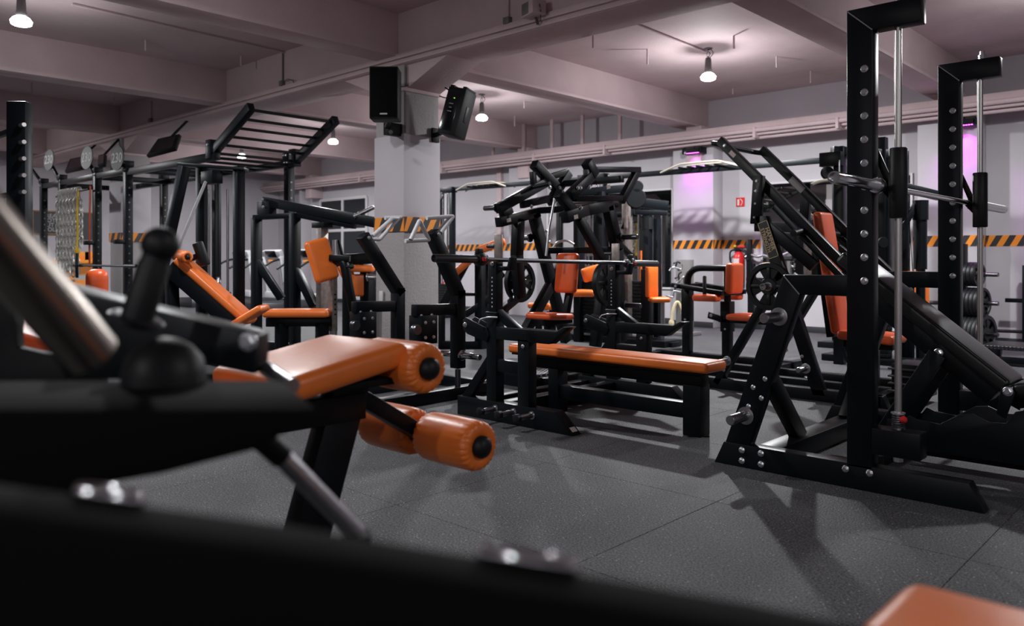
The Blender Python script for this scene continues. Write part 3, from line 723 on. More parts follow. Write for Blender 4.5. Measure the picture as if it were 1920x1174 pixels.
# ================================================================== BLURRED BLACK LEVER MACHINE (left edge, close)
fm = T('lever_machine', 'blurred black lever machine with chrome sleeve and ball-ended grip close at left', 'gym machine', PD(60,900,.95)*1.0)
fm.loc.z = 0; fm.o.location = fm.loc
fm.prism('main_beam', [PD(-120,770,.80), PD(602,768,.80), PD(492,843,.80), PD(300,892,.80), PD(-120,965,.80)], PZ(530,712,PD(602,768,.80).z) - PD(602,768,.80), 'dull_black', bev=.006)
fm.lathe('weight_sleeve', PD(-90,352,.66), PD(186,684,.80)-PD(-90,352,.66), [(0,0),(0,.027),(.205,.027),(.205,.0)], 'tan_chrome', 32)
fm.prism('lever_beam', [PD(u,v,1.30) for u, v in ((110,523),(506,620),(503,692),(395,668),(335,700),(165,700),(140,640))], -FW*.07, bev=.005)
fm.prism('side_plate', [PD(u,v,1.55) for u, v in ((-180,500),(16,545),(28,608),(30,652),(110,670),(190,672),(190,760),(-180,760))], FW*.03, 'black_plain', bev=.004)
fm.bolt(PD(466,641,1.228), -FW, .014)
fm.cyl('stop_pin', PD(500,692,1.26), PD(548,724,1.18), .0125, 'steel')
g = PD(302,455,1.05) - PD(252,612,1.05)
grip = fm.lathe('grip', PD(252,612,1.05), g, [(0,0),(0,.021),(.085,.0205),(.088,.0185),(.098,.0185),(.10,.0215)] + [(.112 + .0245*math.sin(t), .0245*math.cos(t)) for t in [-.45+i*.2 for i in range(11)]] + [(.1365,0)], 'black_rubber', 28)
fm.lathe('grip_flange', PD(256,600,1.06), g, [(-.006,0),(-.006,.034),(.002,.036),(.006,.03),(.006,.0)], 'dark_steel', 28, parent=grip)
fm.lathe('rubber_stop', PD(308,698,.98), V(0,0,1), [(-.03,0),(-.03,.05),(.0,.049),(.018,.044),(.032,.032),(.041,.016),(.044,0)], 'black_rubber', 28)
fm.cyl('strut', PD(415,755,.92), PD(528,855,.98), .0155, 'black_coat')
fm.cyl('strut_rod', PD(520,848,.98), PD(668,1000,1.06), .0125, 'steel')
q = PD(-60,880,.94); fm.box('post', q.x-.05, q.x+.05, q.y-.05, q.y+.05, 0, q.z+.02)
fm.box('base_foot', q.x-.3, q.x+.1, q.y-.06, q.y+.06, 0, .06)
a = PD(668,1000,1.06); fm.cyl('strut_foot', a, Vector((a.x-.06, a.y+.05, 0)), .02, 'black_coat')
# ---- black padded arm right in front of the lens
na = T('machine_arm', 'black out-of-focus machine arm crossing the bottom edge of the picture', 'gym machine', (PD(300,900,.5).x, PD(300,900,.5).y, 0))
na.prism('arm', [PD(-250,868,.50), PD(0,903,.50), PD(520,976,.50), PD(1050,1064,.50), PD(1400,1124,.50), PD(1700,1188,.50), PD(1700,1420,.50), PD(-250,1420,.50)], FW*-.05, 'dull_black', bev=.006)
for a, b in (((905,1036),(1075,1064)), ((150,921),(262,937))):  # chrome rods added on the edge to catch the lamps as blurred glints
    p0 = PD(*a,.495); p1 = PD(*b,.495); na.lathe('glint_rod', p0, p1-p0, [(-.004,0),(-.002,.004),(0,.0055),((p1-p0).length,.0055),((p1-p0).length+.002,.004),((p1-p0).length+.004,0)], 'chrome', 24)
q = PD(400,1300,.50); na.box('post', q.x-.05, q.x+.05, q.y-.03, q.y+.05, 0, q.z)
na.box('base_foot', q.x-.2, q.x+.2, q.y-.2, q.y+.2, 0, .05)
# ---- orange pad corner at the lower right edge
op = T('padded_stool', 'orange pad corner out of focus at the lower right edge', 'stool', (0, .86, 0))
op.pad('pad', (.02,.86,.672), (1,0,0), (0,0,1), (.66,.30,.07), 'orange_vinyl', .028)
op.box('pad_board', -.28,.32,.73,.99,.62,.64,'black_plain',.002)
op.box('post', -.04,.04,.82,.90,.04,.63); op.box('base_foot', -.25,.25,.80,.92,0,.05); op.box('base_foot', -.06,.06,.62,1.1,0,.05)
# ================================================================== INCLINE PRESS with plate (behind the guided rack)
ip = T('incline_press_machine', 'black plate-loaded incline press with tall red-orange backrest and one weight plate', 'gym machine', (-2.7, 6.45, 0))
YN, YF = 6.10, 6.87
def ip_side(y, out):
    so = -1 if y < 6.4 else 1
    arm = ip.beam('lever_arm', (-3.33,y,2.075), (-2.07,y,.80), .06, .075, up=(1,0,1))
    ip.bolt((-3.27,y+so*.03,2.02), (0,so,0), .014, parent=arm)
    ip.beam('parallel_link', (-2.86,y+.02,1.50), (-2.10,y+.02,.70), .03, .05, up=(1,0,1))
    ip.prism('link_plate', [(-2.985,y+so*.10,1.74),(-2.93,y+so*.10,1.75),(-2.90,y+so*.10,1.74),(-2.925,y+so*.10,1.36),(-3.01,y+so*.10,1.36)], (0,-so*.05,0), bev=.004)
    for z in (1.70,1.62,1.52,1.41): ip.bolt((-2.95+(z-1.7)*.08,y+so*.10,z), (0,so,0), .013 if z > 1.55 else .009)
    pst = ip.prism('front_post', [(-2.97,y+so*.10,1.42),(-2.87,y+so*.10,1.42),(-2.40,y+so*.10,.04),(-2.50,y+so*.10,.04)], (0,-so*.07,0), bev=.004)
    ip.beam('rear_leg', (-2.75,y+so*.06,.98), (-3.32,y+so*.06,.04), .06, .08, up=(1,0,1))
    ip.beam('stay', (-2.93,y+so*.06,1.38), (-2.50,y+so*.06,1.02), .05, .09, up=(1,0,1))
    ip.prism('base_rail', [(-3.92,y+so*.10,0),(-1.95,y+so*.10,0),(-1.99,y+so*.10,.09),(-3.88,y+so*.10,.09)], (0,-so*.08,0))
    h = ip.lathe('weight_horn', (-2.78,y+so*.05,.865), (0,so,0), [(0,0),(0,.03),(.02,.03),(.02,.0245),(.30,.0245),(.30,.018),(.28,.016),(.28,0)], 'steel', 22)
    ip.lathe('grip', (-2.60,y+so*.03,1.30), (0,so,-.15), [(0,0),(0,.017),(.03,.017),(.03,.021),(.17,.021),(.175,.026),(.185,.026),(.187,0)], 'black_rubber', 20)
    ip.peg((-2.55,y+so*.10,.24), (0,so,0), .14, .022)
    ip.peg((-3.21,y+so*.10,.24), (0,so,0), .14, .022)
    for xx, zz in ((-2.55,.17),(-2.58,.33),(-3.24,.16)): ip.bolt((xx,y+so*.10,zz), (0,so,0), .012)
    bm = bmesh.new(); c = Vector((-2.83,y+so*.032,1.52)); ax = Vector((1,0,-1)).normalized()
    bm_box(bm, Vector((-3.20,y+so*.0305,1.945)), (ax, V(0,1,0), Vector((1,0,1)).normalized()), (.06,.002,.035), 0); ip.add('warning_sticker', bm, 'white_sticker', arm)
    bm = bmesh.new(); bm_box(bm, Vector((-2.22,y+so*.0305,.955)), (ax, V(0,1,0), Vector((1,0,1)).normalized()), (.06,.002,.035), 0); ip.add('warning_sticker', bm, 'white_sticker', arm)
    return pst
pn = ip_side(YN, -1); ip_side(YF, 1)
# maker's name plate on the near post, reading upwards
t = Vector((-2.50+2.97,0,.04-1.42)).normalized(); cpl = Vector((-2.92,6.0,1.42)) + t*.20
bm = bmesh.new(); bm_box(bm, cpl + V(0,-.0010,0), (t, V(0,1,0), t.cross(V(0,1,0))), (.30,.002,.085), 0); npl = ip.add('name_plate', bm, 'dark_paint', pn)
upv = Vector((-t.z, 0, t.x))
side = t.cross(V(0,1,0)).normalized()
if side.x < 0: side = -side
for txt, k in (('HAMMER', 1), ('STRENGTH', -1)):
    ip.text('lettering', txt, cpl + side*(.019*k) + V(0,-.0035,0), t, side, .046 if k > 0 else .040, 'label_tan', npl, .0008, True)
for e, f in ((.148,0),(-.148,0)): 
    bm = bmesh.new(); bm_box(bm, cpl + t*e + V(0,-.0025,0), (t, V(0,1,0), side), (.005,.002,.085), 0); ip.add('plate_border', bm, 'label_tan', npl)
for e in (.04,-.04):
    bm = bmesh.new(); bm_box(bm, cpl + side*e + V(0,-.0025,0), (t, V(0,1,0), side), (.30,.002,.005), 0); ip.add('plate_border', bm, 'label_tan', npl)
bm = bmesh.new(); bm_box(bm, Vector((-2.99,YF-.031,1.73)), (Vector((1,0,-1)).normalized(), V(0,1,0), Vector((1,0,1)).normalized()), (.16,.002,.06), 0); ip.add('maker_plate', bm, 'print_grey')
ip.tube('top_tie', [(-3.28,YN,2.03),(-3.42,YN,2.06),(-3.42,YF,2.06),(-3.28,YF,2.03)], .022, 'black_coat', .08)
ip.box('head_beam', -3.0, -2.90, 6.05, 6.92, 1.30, 1.38)
ip.cyl('pivot_shaft', (-2.62,6.0,1.28), (-2.62,6.97,1.28), .03, 'black_coat')
pd = Vector((.15,0,-.93)).normalized()
ip.pad('backrest', (-2.53,6.45,.97), pd, Vector((.93,0,.15)), (.98,.27,.075), 'red_orange_vinyl', .03)
ip.beam('backrest_rail', (-2.66,6.45,1.40), (-2.53,6.45,.45), .07, .06, up=(1,0,0))
ip.pad('seat', (-2.22,6.45,.475), (1,0,-.06), (0,0,1), (.42,.34,.07), 'red_orange_vinyl', .026)
ip.box('seat_post', -2.25,-2.17,6.41,6.49,.05,.44); ip.box('seat_carriage', -2.42,-2.05,6.40,6.50,.38,.44)
ip.box('centre_spine', -3.85,-1.98,6.41,6.49,.01,.09); ip.box('cross_rail', -3.88,-3.80,6.0,6.97,.01,.09); ip.box('cross_rail', -2.08,-2.0,6.0,6.97,.01,.09)
ip.box('foot_step', -2.02,-1.80,6.28,6.62,.05,.30)
for k in range(4): ip.box('step_plate', -2.04,-1.78,6.26,6.64,.09+k*.055,.105+k*.055,'dark_steel',.002)
wp = T('weight_plate', 'single black iron weight plate on the near horn of the incline press', 'weight plate', (-2.78, 5.83, .865))
wp.wplate('disc', (-2.78,5.86,.865), (0,1,0), .185, .045)
wp.lathe('bore_ring', (-2.78,5.86,.865), (0,-1,0), [(.02,.026),(.026,.026),(.026,.034),(.018,.036)], 'steel', 24)

# ================================================================== ISO-LATERAL HIGH ROW (centre)
hr = T('high_row_machine', 'black plate-loaded high row machine with orange chest pad behind the bench press', 'gym machine', (-4.7, 5.9, 0))
XL, XR = -5.06, -4.34
def LN(pts, x): return [PX(u, v, x) for u, v in pts]
def hb(part, x, a, b, w=.07, h=.08, m='black_coat'):
    p = PX(*a, x); q = PX(*b, x); return hr.beam(part, p, q, w, h, m, up=(0,0,1) if abs((q-p).normalized().z) < .9 else (0,1,0))
# left lever group
hb('counter_arm', XL, (1001,307), (1043,352), .08, .085)
hb('arm_stay', XL, (999,322), (1001,352), .05, .05)
la = hb('weight_arm', XL, (933,392), (1020,343), .07, .09)
hb('weight_arm_tip', XL, (940,402), (957,393), .07, .07)
hr.peg(PX(936,389,XL)+V(-.03,0,0), (-1,0,0), .16, .024, 'dark_steel')
hb('upper_link', XL, (1030,381), (1066,324), .07, .08)
hb('upper_link', XL, (1024,334), (1064,322), .06, .06)
lb = hb('pivot_arm', XL, (934,417), (1008,398), .08, .09)
hb('bridge_arm', XL, (978,384), (1032,372), .06, .07)
hb('main_post', XL, (972,410), (969,480), .08, .10); hb('main_post', XL, (969,478), (975,560), .08, .10)
lg = hb('slanted_leg', XL, (1000,400), (1062,640), .08, .10)
hb('rear_leg', XL, (1055,492), (975,640), .08, .09)
hb('lower_stay', XL, (905,612), (968,560), .06, .07)
# right lever group
hb('counter_arm', XR, (1100,303), (1114,330), .08, .09)
hb('arm_stay', XR, (1100,318), (1101,345), .05, .05)
hb('top_bar', XR, (1102,318), (1197,318), .07, .05)
hb('end_bar', XR, (1196,318), (1164,378), .06, .07)
hb('low_bar', XR, (1075,373), (1163,372), .07, .05)
hb('weight_arm', XR, (1068,368), (1108,330), .07, .09); hb('weight_arm', XR, (1046,362), (1078,400), .07, .08)
rb = hb('pivot_arm', XR, (1058,408), (1100,393), .08, .10); hb('pivot_arm', XR, (1098,394), (1144,385), .08, .10)
hb('main_post', XR, (1140,385), (1158,470), .08, .10); hb('main_post', XR, (1157,465), (1163,640), .08, .10)
hb('diagonal_strut', XR, (1086,410), (1136,500), .06, .08); hb('rear_leg', XR, (1136,495), (1116,650), .08, .09)
hb('adjuster_bar', XR, (1158,455), (1184,482), .05, .05)
hr.peg(PX(1160,445,XR)+V(.04,0,0), (1,0,0), .17, .024, 'dark_steel'); hr.peg(PX(1166,572,XR)+V(.04,0,0), (1,0,0), .17, .024, 'dark_steel')
hr.peg(PX(1000,446,XL)+V(-.04,0,0), (-1,0,0), .15, .024, 'dark_steel')
for (u, v, x) in ((1043,352,XL),(1047,358,XL),(1057,345,XL),(1025,352,XL),(990,388,XL),(1018,434,XL),(1023,454,XL),(1076,353,XR),(1081,353,XR),(1098,352,XR),(1082,390,XR),(1024,352,XL)):
    hr.bolt(PX(u,v,x)+V(.041,0,0), (1,0,0), .016)
for (u, v, x) in ((948,413,XL),(1073,407,XR),(1134,351,XR)):
    p = PX(u,v,x)+V(.0415,0,0); bm = bmesh.new(); bm_box(bm, p, (V(1,0,0), V(0,1,.22).normalized(), V(0,-.22,1).normalized()), (.002,.055,.035), 0); hr.add('warning_sticker', bm, 'white_sticker')
# grips and ties between the two halves
g0 = PX(1068,380,-4.75); g1 = PX(1117,378,-4.38)
hr.lathe('grip_roll', (-4.78,g0.y,g0.z), (1,0,0), [(0,0),(0,.026),(.006,.03),(.03,.03),(.03,.025),(.31,.025),(.31,.03),(.335,.03),(.34,.0)], 'steel', 24)
for (u, v) in ((1010,395),(1055,345),(1030,470)):
    p = PX(u,v,XL); hr.beam('cross_tie', (XL,p.y,p.z), (XR,p.y,p.z), .06, .06)
hr.lathe('arm_grip', PX(995,352,XL), (1,0,.1), [(0,0),(0,.02),(.24,.02),(.24,0)], 'black_rubber', 16)
hr.tube('pull_handle', [PX(1040,372,-4.7), PX(1030,425,-4.7), PX(1024,480,-4.7)], .012, 'steel')
# chest pad, seat, foot platform
hr.pad('chest_pad', PD(1063,512,7.4), (0,.12,1), (0,-1,.12), (.37,.24,.08), 'red_orange_vinyl', .035)
pz = PD(1063,512,7.4)
hr.beam('chest_pad_post', pz + V(0,.06,-.1), (pz.x, pz.y-.02, .55), .06, .06, up=(0,1,0))
hr.pad('seat', PD(1031,593,7.35), (0,1,-.05), (0,0,1), (.36,.30,.06), 'red_orange_vinyl', .028)
sz = PD(1031,593,7.35); hr.box('seat_post', sz.x-.04, sz.x+.04, sz.y-.04, sz.y+.04, .08, sz.z-.03)
hr.beam('seat_rail', (sz.x,sz.y-.1,.50), (pz.x,pz.y+.05,.52), .07, .07)
hr.box('base_rail', XL-.045, XL+.045, 5.0, 6.9, 0, .09); hr.box('base_rail', XR-.045, XR+.045, 5.0, 6.9, 0, .09)
hr.box('cross_rail', XL, XR, 6.78, 6.88, 0, .09); hr.box('cross_rail', XL, XR, 5.95, 6.05, 0, .09)
hr.box('foot_platform', XL+.05, XR-.05, 5.0, 5.55, .09, .115, 'checker_plate', .003)
hr.box('foot_platform', XL+.05, XR-.05, 4.94, 5.0, .0, .115, 'black_coat', .003)
for x, u, v, tag_ in ((XL,975,528,'left'),(XR,1139,530,'right')):
    c = PX(u, v, x + (-.09 if x < -4.7 else .09))
    hr.cyl('plate_horn', (x, c.y, c.z), (c.x + (-.08 if x < -4.7 else .08), c.y, c.z), .025, 'dark_steel')
    w = T('weight_plate', 'black iron weight plate on the %s horn of the high row machine' % tag_, 'weight plate', c)
    w.wplate('disc', c, (1,0,0), .20, .045)

# ================================================================== ARMREST CHAIR MACHINE
am = T('armrest_machine', 'black upright machine with red-orange backrest, armrests and seat before the fire extinguisher', 'gym machine', (-3.7, 6.9, 0))
am.box('front_post', -3.71,-3.63, 6.82,6.90, .05,.62); am.box('sleeve', -3.72,-3.62,6.81,6.91,.33,.66)
am.box('rear_post', -4.13,-4.05, 6.80,6.88, .05,.60); am.box('sleeve', -4.135,-4.045,6.795,6.885,.42,.78)
am.tube('arch_tube', [(-4.09,6.84,.6),(-4.09,6.84,1.02),(-3.66,6.86,1.02),(-3.64,6.86,.96)], .036, 'black_coat', .16, 14)
am.cyl('upper_post', (-3.67,6.86,.6), (-3.67,6.86,1.0), .034, 'black_coat')
am.pad('backrest', (-3.60,6.86,.91), (.03,0,1), (1,0,0), (.33,.24,.08), 'red_orange_vinyl', .03)
am.pad('seat', (-3.42,6.86,.50), (1,0,0), (0,0,1), (.38,.32,.065), 'red_orange_vinyl', .026)
am.box('seat_bracket', -3.74,-3.25,6.81,6.91,.43,.47)
am.prism('adjust_plate', [(-3.85,6.80,.47),(-3.70,6.80,.43),(-3.70,6.80,.50),(-3.84,6.80,.54)], (0,.02,0), bev=.003); am.bolt((-3.81,6.80,.50), (0,-1,0), .016)
for y in (6.66, 7.10):
    am.pad('armrest', (-3.78,y,.70), (1,0,0), (0,0,1), (.26,.12,.075), 'red_orange_vinyl', .03)
    am.beam('arm_bar', (-4.16,y+.02,.83), (-3.62,y+.02,.755), .06, .05); am.bolt((-4.10,y-.012,.82), (0,-1,0), .018)
    am.lathe('hand_grip', (-3.80,y,.74), (0,0,1), [(0,0),(0,.018),(.19,.018),(.2,.01),(.2,0)], 'black_rubber', 16)
am.beam('arm_tie', (-4.09,6.64,.82), (-4.09,7.14,.82), .05, .05); am.beam('arm_tie', (-3.66,6.66,.75), (-3.66,7.12,.75), .05, .05)
am.box('base_rail', -4.45,-3.0,6.82,6.90,0,.07); am.box('base_foot', -4.45,-4.37,6.5,7.2,0,.06); am.box('base_foot', -3.1,-3.02,6.5,7.2,0,.06)
am.bolt((-4.09,6.795,.44), (0,-1,0), .01); am.bolt((-3.67,6.81,.36), (0,-1,0), .01)
am.o.location = (-4.12, 7.69, 0); am.o.scale = (1.1, 1.1, .96)

# ================================================================== PULLING MACHINE with silver triangular handles (left of the bench press)
tr = T('low_row_machine', 'black bent-post row machine with silver triangle handles in front of the pillar', 'gym machine', (-4.9, 4.3, 0))
for x, off in ((-5.20, -113), (-4.55, 0)):
    f = lambda u, v: PX(u, v, x)
    if off: pts = [(679,441),(747,546),(745,640)]
    else: pts = [(809,434),(859,551),(858,690)]
    a, b, c = [f(*q) for q in pts]; b.y = c.y = (b.y+c.y)/2
    if off: c.z = .26
    up_ = tr.beam('bent_post', a, b + (b-a).normalized()*.03, .09, .085, up=(0,1,0)); tr.beam('bent_post', b + V(0,0,.03), c, .09, .085, up=(0,1,0))
    tr.cyl('post_foot', c + V(0,0,-.01), Vector((c.x, c.y, .08)), .022, 'dark_steel')
    tr.box('base_rail', c.x-.05, c.x+.05, c.y-1.0, c.y+.45, 0, .09)
    tr.beam('cross_arm', Vector((x, c.y, .69)), Vector((x, c.y-.44, .70)), .07, .085)
    for ddy in (-.30,-.40): tr.bolt((x+.036, c.y+ddy, .66), (1,0,0), .011)
    tr.peg((x+.045, c.y, .335), (1,0,0), .20, .024, 'chrome'); tr.peg((x-.045, c.y, .335), (-1,0,0), .15, .024, 'chrome')
    tr.bolt(a + V(.046,.03,-.02), (1,0,0), .014, parent=up_)
    # three silver tubes make each handle a triangle
    if off: tri = [[(687,448),(709,449),(741,410),(727,410),(687,443)],[(700,444),(727,416),(738,411)],[(722,409),(750,408)]]
    else: tri = [[(760,452),(801,450),(780,414),(760,450)],[(800,409),(846,406),(820,437)],[(846,406),(810,443)]]
    for q in tri: tr.tube('triangle_handle', [f(*p) + V(.02*i,0,0) for i, p in enumerate(q)], .016, 'silver_paint', .01)
    gear = c.y-.33
    tr.box('pivot_block', x-.07, x+.07, gear-.10, gear+.06, .45, .66)
    for yy in (gear-.06, gear+.02):
        for zz in (.50,.61): tr.bolt((x+.07, yy, zz), (1,0,0), .012)
    tr.lathe('guide_wheel', (x+.02, gear-.13, .56), (1,0,0), [(0,0),(0,.035),(.01,.04),(.02,.034),(.03,.034),(.04,.04),(.05,.035),(.05,0)], 'dark_steel', 18)
    tr.beam('pivot_stay', (x, gear, .46), (x, gear-.02, .09), .06, .06, up=(0,1,0))
tr.box('cross_rail', -5.25, -4.5, 3.35, 3.44, 0, .09); tr.box('cross_rail', -5.25, -4.5, 4.55, 4.64, 0, .09)
# ================================================================== NUMBERED RACK ROW with monkey-bar ladder (left)
rk = T('power_rack_row', 'row of black rack uprights with round number discs and an angled ladder', 'rack', (-11.4, 4.9, 0))
def upright(x, y, h=2.36, w=.10):
    p = rk.box('upright', x-w/2, x+w/2, y-w/2, y+w/2, 0, h, bev=.005)
    rk.box('top_bracket', x-w/2-.012, x+w/2+.012, y-w/2-.012, y+w/2+.012, h-.02, h+.06, parent=p)
    for dz in (-.06, .03):
        for dx in (-.03, .03): rk.bolt((x+dx, y-w/2-.013 if dz > 0 else y-w/2, h+dz), (0,-1,0), .012, parent=p)
    for k in range(16): rk.cyl('post_hole', (x+w/2-.001, y, .55+k*.1), (x+w/2+.001, y, .55+k*.1), .011, 'dark_steel', seg=8, parent=p)
    rk.box('floor_plate', x-.09, x+.09, y-.09, y+.09, 0, .012, parent=p)
    return p
FX = [-14.9, -14.0, -12.5, -11.37]
fup = [upright(x, 4.40) for x in FX]
for x in (-14.5, -12.76, -11.0): upright(x, 5.49)
upright(-9.05, 5.49, 2.36)
for a, b in zip(FX, FX[1:]): rk.box('front_beam', a+.05, b-.05, 4.36, 4.44, 2.25, 2.33)
rk.box('front_beam', FX[-1]+.05, -8.80, 4.36, 4.44, 2.22, 2.31)
for a, b in ((-14.5,-12.76),(-12.76,-11.0),(-11.0,-9.05)): rk.box('rear_beam', a+.05, b-.05, 5.45, 5.53, 2.25, 2.33)
for x in (-14.45,-12.6,-11.2): rk.box('cross_beam', x-.04, x+.04, 4.44, 5.45, 2.25, 2.33)
for k in range(5): rk.cyl('pull_up_bar', (-10.7+k*.42, 4.44, 2.27), (-10.7+k*.42, 5.45, 2.27), .017, 'black_coat', seg=12)
# number discs on short arms
for i, (u, v) in enumerate(((92,300),(163,296),(220,297))):
    c = PY(u, v, 4.30); ux = FX[i+1]
    n = V(.12,-1,.06).normalized()
    rk.beam('disc_arm', (ux, 4.36, 2.34), c + V(.05,.03,-.10), .05, .03)
    d = rk.lathe('number_disc', c - n*.006, n, [(0,0),(0,.17),(.012,.17),(.012,0)], 'disc_grey', 36, label='round grey disc reading 230')
    rt = V(0,0,1).cross(n).normalized(); rk.text('lettering', '230', c + n*.0075, rt, n.cross(rt), .19, 'white_paint', d, .001, True)
rk.beam('disc_arm', (-14.9,4.37,2.36), (-15.2,4.2,2.75), .05, .03)
# angled ladder
for y in (4.40, 5.49):
    a = Vector((-8.92, y, 2.30)); b = Vector((-8.0 if y < 5 else -8.15, y, 2.73)); b.x = -8.02
    rk.beam('ladder_rail', a - (b-a)*.03, b, .08, .10)
    rk.box('rail_bracket', -8.98, -8.86, y-.055, y+.055, 2.24, 2.46)
    rk.bolt((-8.92,y-.056,2.40), (0,-1,0), .014)
for k in range(6):
    t = .02 + k*.185; x = -8.92 + .90*t; z = 2.30 + .43*t
    rk.cyl('ladder_rung', (x,4.43,z), (x,5.46,z), .017, 'black_coat', seg=12)
# J-hooks and an empty bar low in the rack
for x in (-11.37,-12.5):
    rk.box('spotter_hook', x-.04, x+.04, 4.22, 4.35, 1.28, 1.34)
rb_ = T('barbell', 'barbell set low in the numbered rack row', 'barbell', (-12.0,4.28,.98))
rb_.cyl('shaft', (-13.1,4.27,.98), (-10.75,4.27,.98), .015, 'dark_steel'); rb_.cyl('sleeve', (-13.1,4.27,.98), (-12.72,4.27,.98), .025, 'dark_steel'); rb_.cyl('sleeve', (-11.13,4.27,.98), (-10.75,4.27,.98), .025, 'dark_steel')
# chains hanging from a bar between two uprights: each strand a thing of its own
rk.cyl('chain_bar', (-13.95,4.30,2.06), (-12.55,4.30,2.10), .014, 'black_coat', seg=10)
bm = bmesh.new(); bm_tube(bm, [(.034*math.cos(a), 0, .058*math.sin(a)) for a in [i*2*math.pi/14 for i in range(15)]], .0125, 7); link_a = finish('chain_link', bm, 'chain_steel')
for s in range(6):
    x = -13.72 + s*.15; n = [13, 14, 14, 15, 13, 10][s]; top = 2.06
    ch = T('chain', ['leftmost zinc chain strand hanging in the rack', 'second zinc chain strand from the left in the rack', 'third zinc chain strand from the left in the rack', 'third zinc chain strand from the yellow strap side', 'second zinc chain strand from the yellow strap side', 'zinc chain strand right beside the yellow strap'][s], 'chain', (x, 4.28, top), 'zinc chains hanging in the rack')
    for half in (0, 1):
        for k in range(n):
            o = bpy.data.objects.new('chain_link', link_a); COL.objects.link(o); o.parent = ch.o
            o.location = (half*.075 + random.uniform(-.006,.006), (-.05 if half else .05)*min(1, k*.5), .03 - k*.088)
            o.rotation_euler = (random.uniform(-.1,.1), random.uniform(-.15,.15), (k % 2)*math.pi/2 + .6)
st = T('resistance_strap', 'yellow strap hanging beside the chains in the rack', 'strap', (-12.78,4.24,2.1))
st.tube('band', [(-12.80,4.24,2.10),(-12.79,4.22,1.75),(-12.82,4.24,1.45),(-12.81,4.22,1.22)], .016, 'yellow', .1, 8)
st.box('buckle', -12.84,-12.78,4.20,4.26,1.16,1.23,'yellow'); st.tube('tail', [(-12.81,4.23,1.17),(-12.80,4.22,.95),(-12.84,4.24,.80)], .022, 'black_rubber', .05, 8)
s2 = T('resistance_band', 'thin red band hanging on a rack upright', 'strap', (-12.56,4.33,2.1)); s2.tube('band', [(-12.57,4.33,2.15),(-12.58,4.32,1.5),(-12.60,4.33,.95)], .014, 'red_orange_vinyl', .1, 8)
# ---- tall post with storage pins at the left edge
ps = T('pin_post_rack', 'tall black post with five steel pins at the left edge', 'rack', (-6.1,1.75,0))
q = PD(37,300,6.1)
bm = bmesh.new(); hz = PD(37,192,6.1).z; bm_box(bm, (q.x,q.y,hz/2), (RT,FW,V(0,0,1)), (.145,.10,hz), .005); post = ps.add('post', bm, 'black_coat')
for v in (236,268,299,330,361):
    p = PD(38,v,6.05); ps.peg((p.x, p.y, p.z), RT*.75-FW*.66, .085, .018, 'bright_steel', 'storage_pin', False, parent=post)
for v in (240,362): p = PD(10,v,6.1); ps.box('cross_bar', q.x-1.0, q.x-.05, q.y-.02, q.y+.02, p.z-.02, p.z+.02)
ps.box('floor_plate', q.x-.2, q.x+.2, q.y-.2, q.y+.2, 0, .02); ps.box('far_post', q.x-1.08, q.x-.98, q.y-.05, q.y+.05, 0, 2.2)

# ================================================================== LAT TOWER with weight stack
lt = T('lat_tower', 'black cable tower with weight stack and chrome guide rods under the ladder', 'gym machine', (-7.9,3.9,0))
def DP(u, v): return PD(u, v, 8.2)
def lbeam(part, a, b, w=.08, h=.08, m='black_coat', d=8.2):
    p = PD(*a, d); q = PD(*b, d); return lt.beam(part, p, q, w, h, m, up=(0,0,1) if abs((q-p).normalized().z) < .9 else (0,1,0))
def lpost(part, u, v0, z1=0, w=.09, m='black_coat', d=8.2):
    p = PD(u, v0, d); return lt.box(part, p.x-w/2, p.x+w/2, p.y-w/2, p.y+w/2, z1, p.z, m)
lpost('rear_post', 448, 312); lpost('rear_post', 378, 312, d=8.35)
lbeam('front_strut', (346,312), (303,505), .11, .09, d=8.1); lbeam('front_strut', (303,500), (300,560), .11, .09, d=8.1)
lbeam('top_plate', (338,309), (462,318), .16, .03)
pb = DP(397,332); lt.box('pulley_box', pb.x-.12, pb.x+.12, pb.y-.06, pb.y+.06, pb.z-.07, pb.z+.06)
for u in (392, 427): p = DP(u,355); lt.cyl('guide_rod', (p.x,p.y,.1), (p.x,p.y,p.z), .013, 'steel')
p = DP(409,340); lt.cyl('cable', (p.x,p.y,.85), (p.x,p.y,p.z), .007, 'black_plain', seg=8); lt.lathe('cable_clevis', (p.x,p.y,.80), (0,0,1), [(0,0),(0,.03),(.05,.03),(.07,.015),(.09,.015),(.09,0)], 'zinc', 12)
lt.beam('cable_strap', PD(386,340,8.1), PD(330,475,7.9), .006, .03, 'silver_paint')
for k in range(14): lt.box('stack_plate', p.x-.16, p.x+.16, p.y-.06, p.y+.06, .10+k*.046, .142+k*.046, 'iron', .004)
lt.box('base_rail', p.x-.5, p.x+.5, p.y-.1, p.y+.1, 0, .08)
q = PD(301,560,8.1); lt.box('front_foot', q.x-.05, q.x+.05, q.y-.05, q.y+.05, 0, q.z+.03); lt.beam('base_rail', (q.x,q.y,.04), (p.x,p.y,.04), .09, .08)
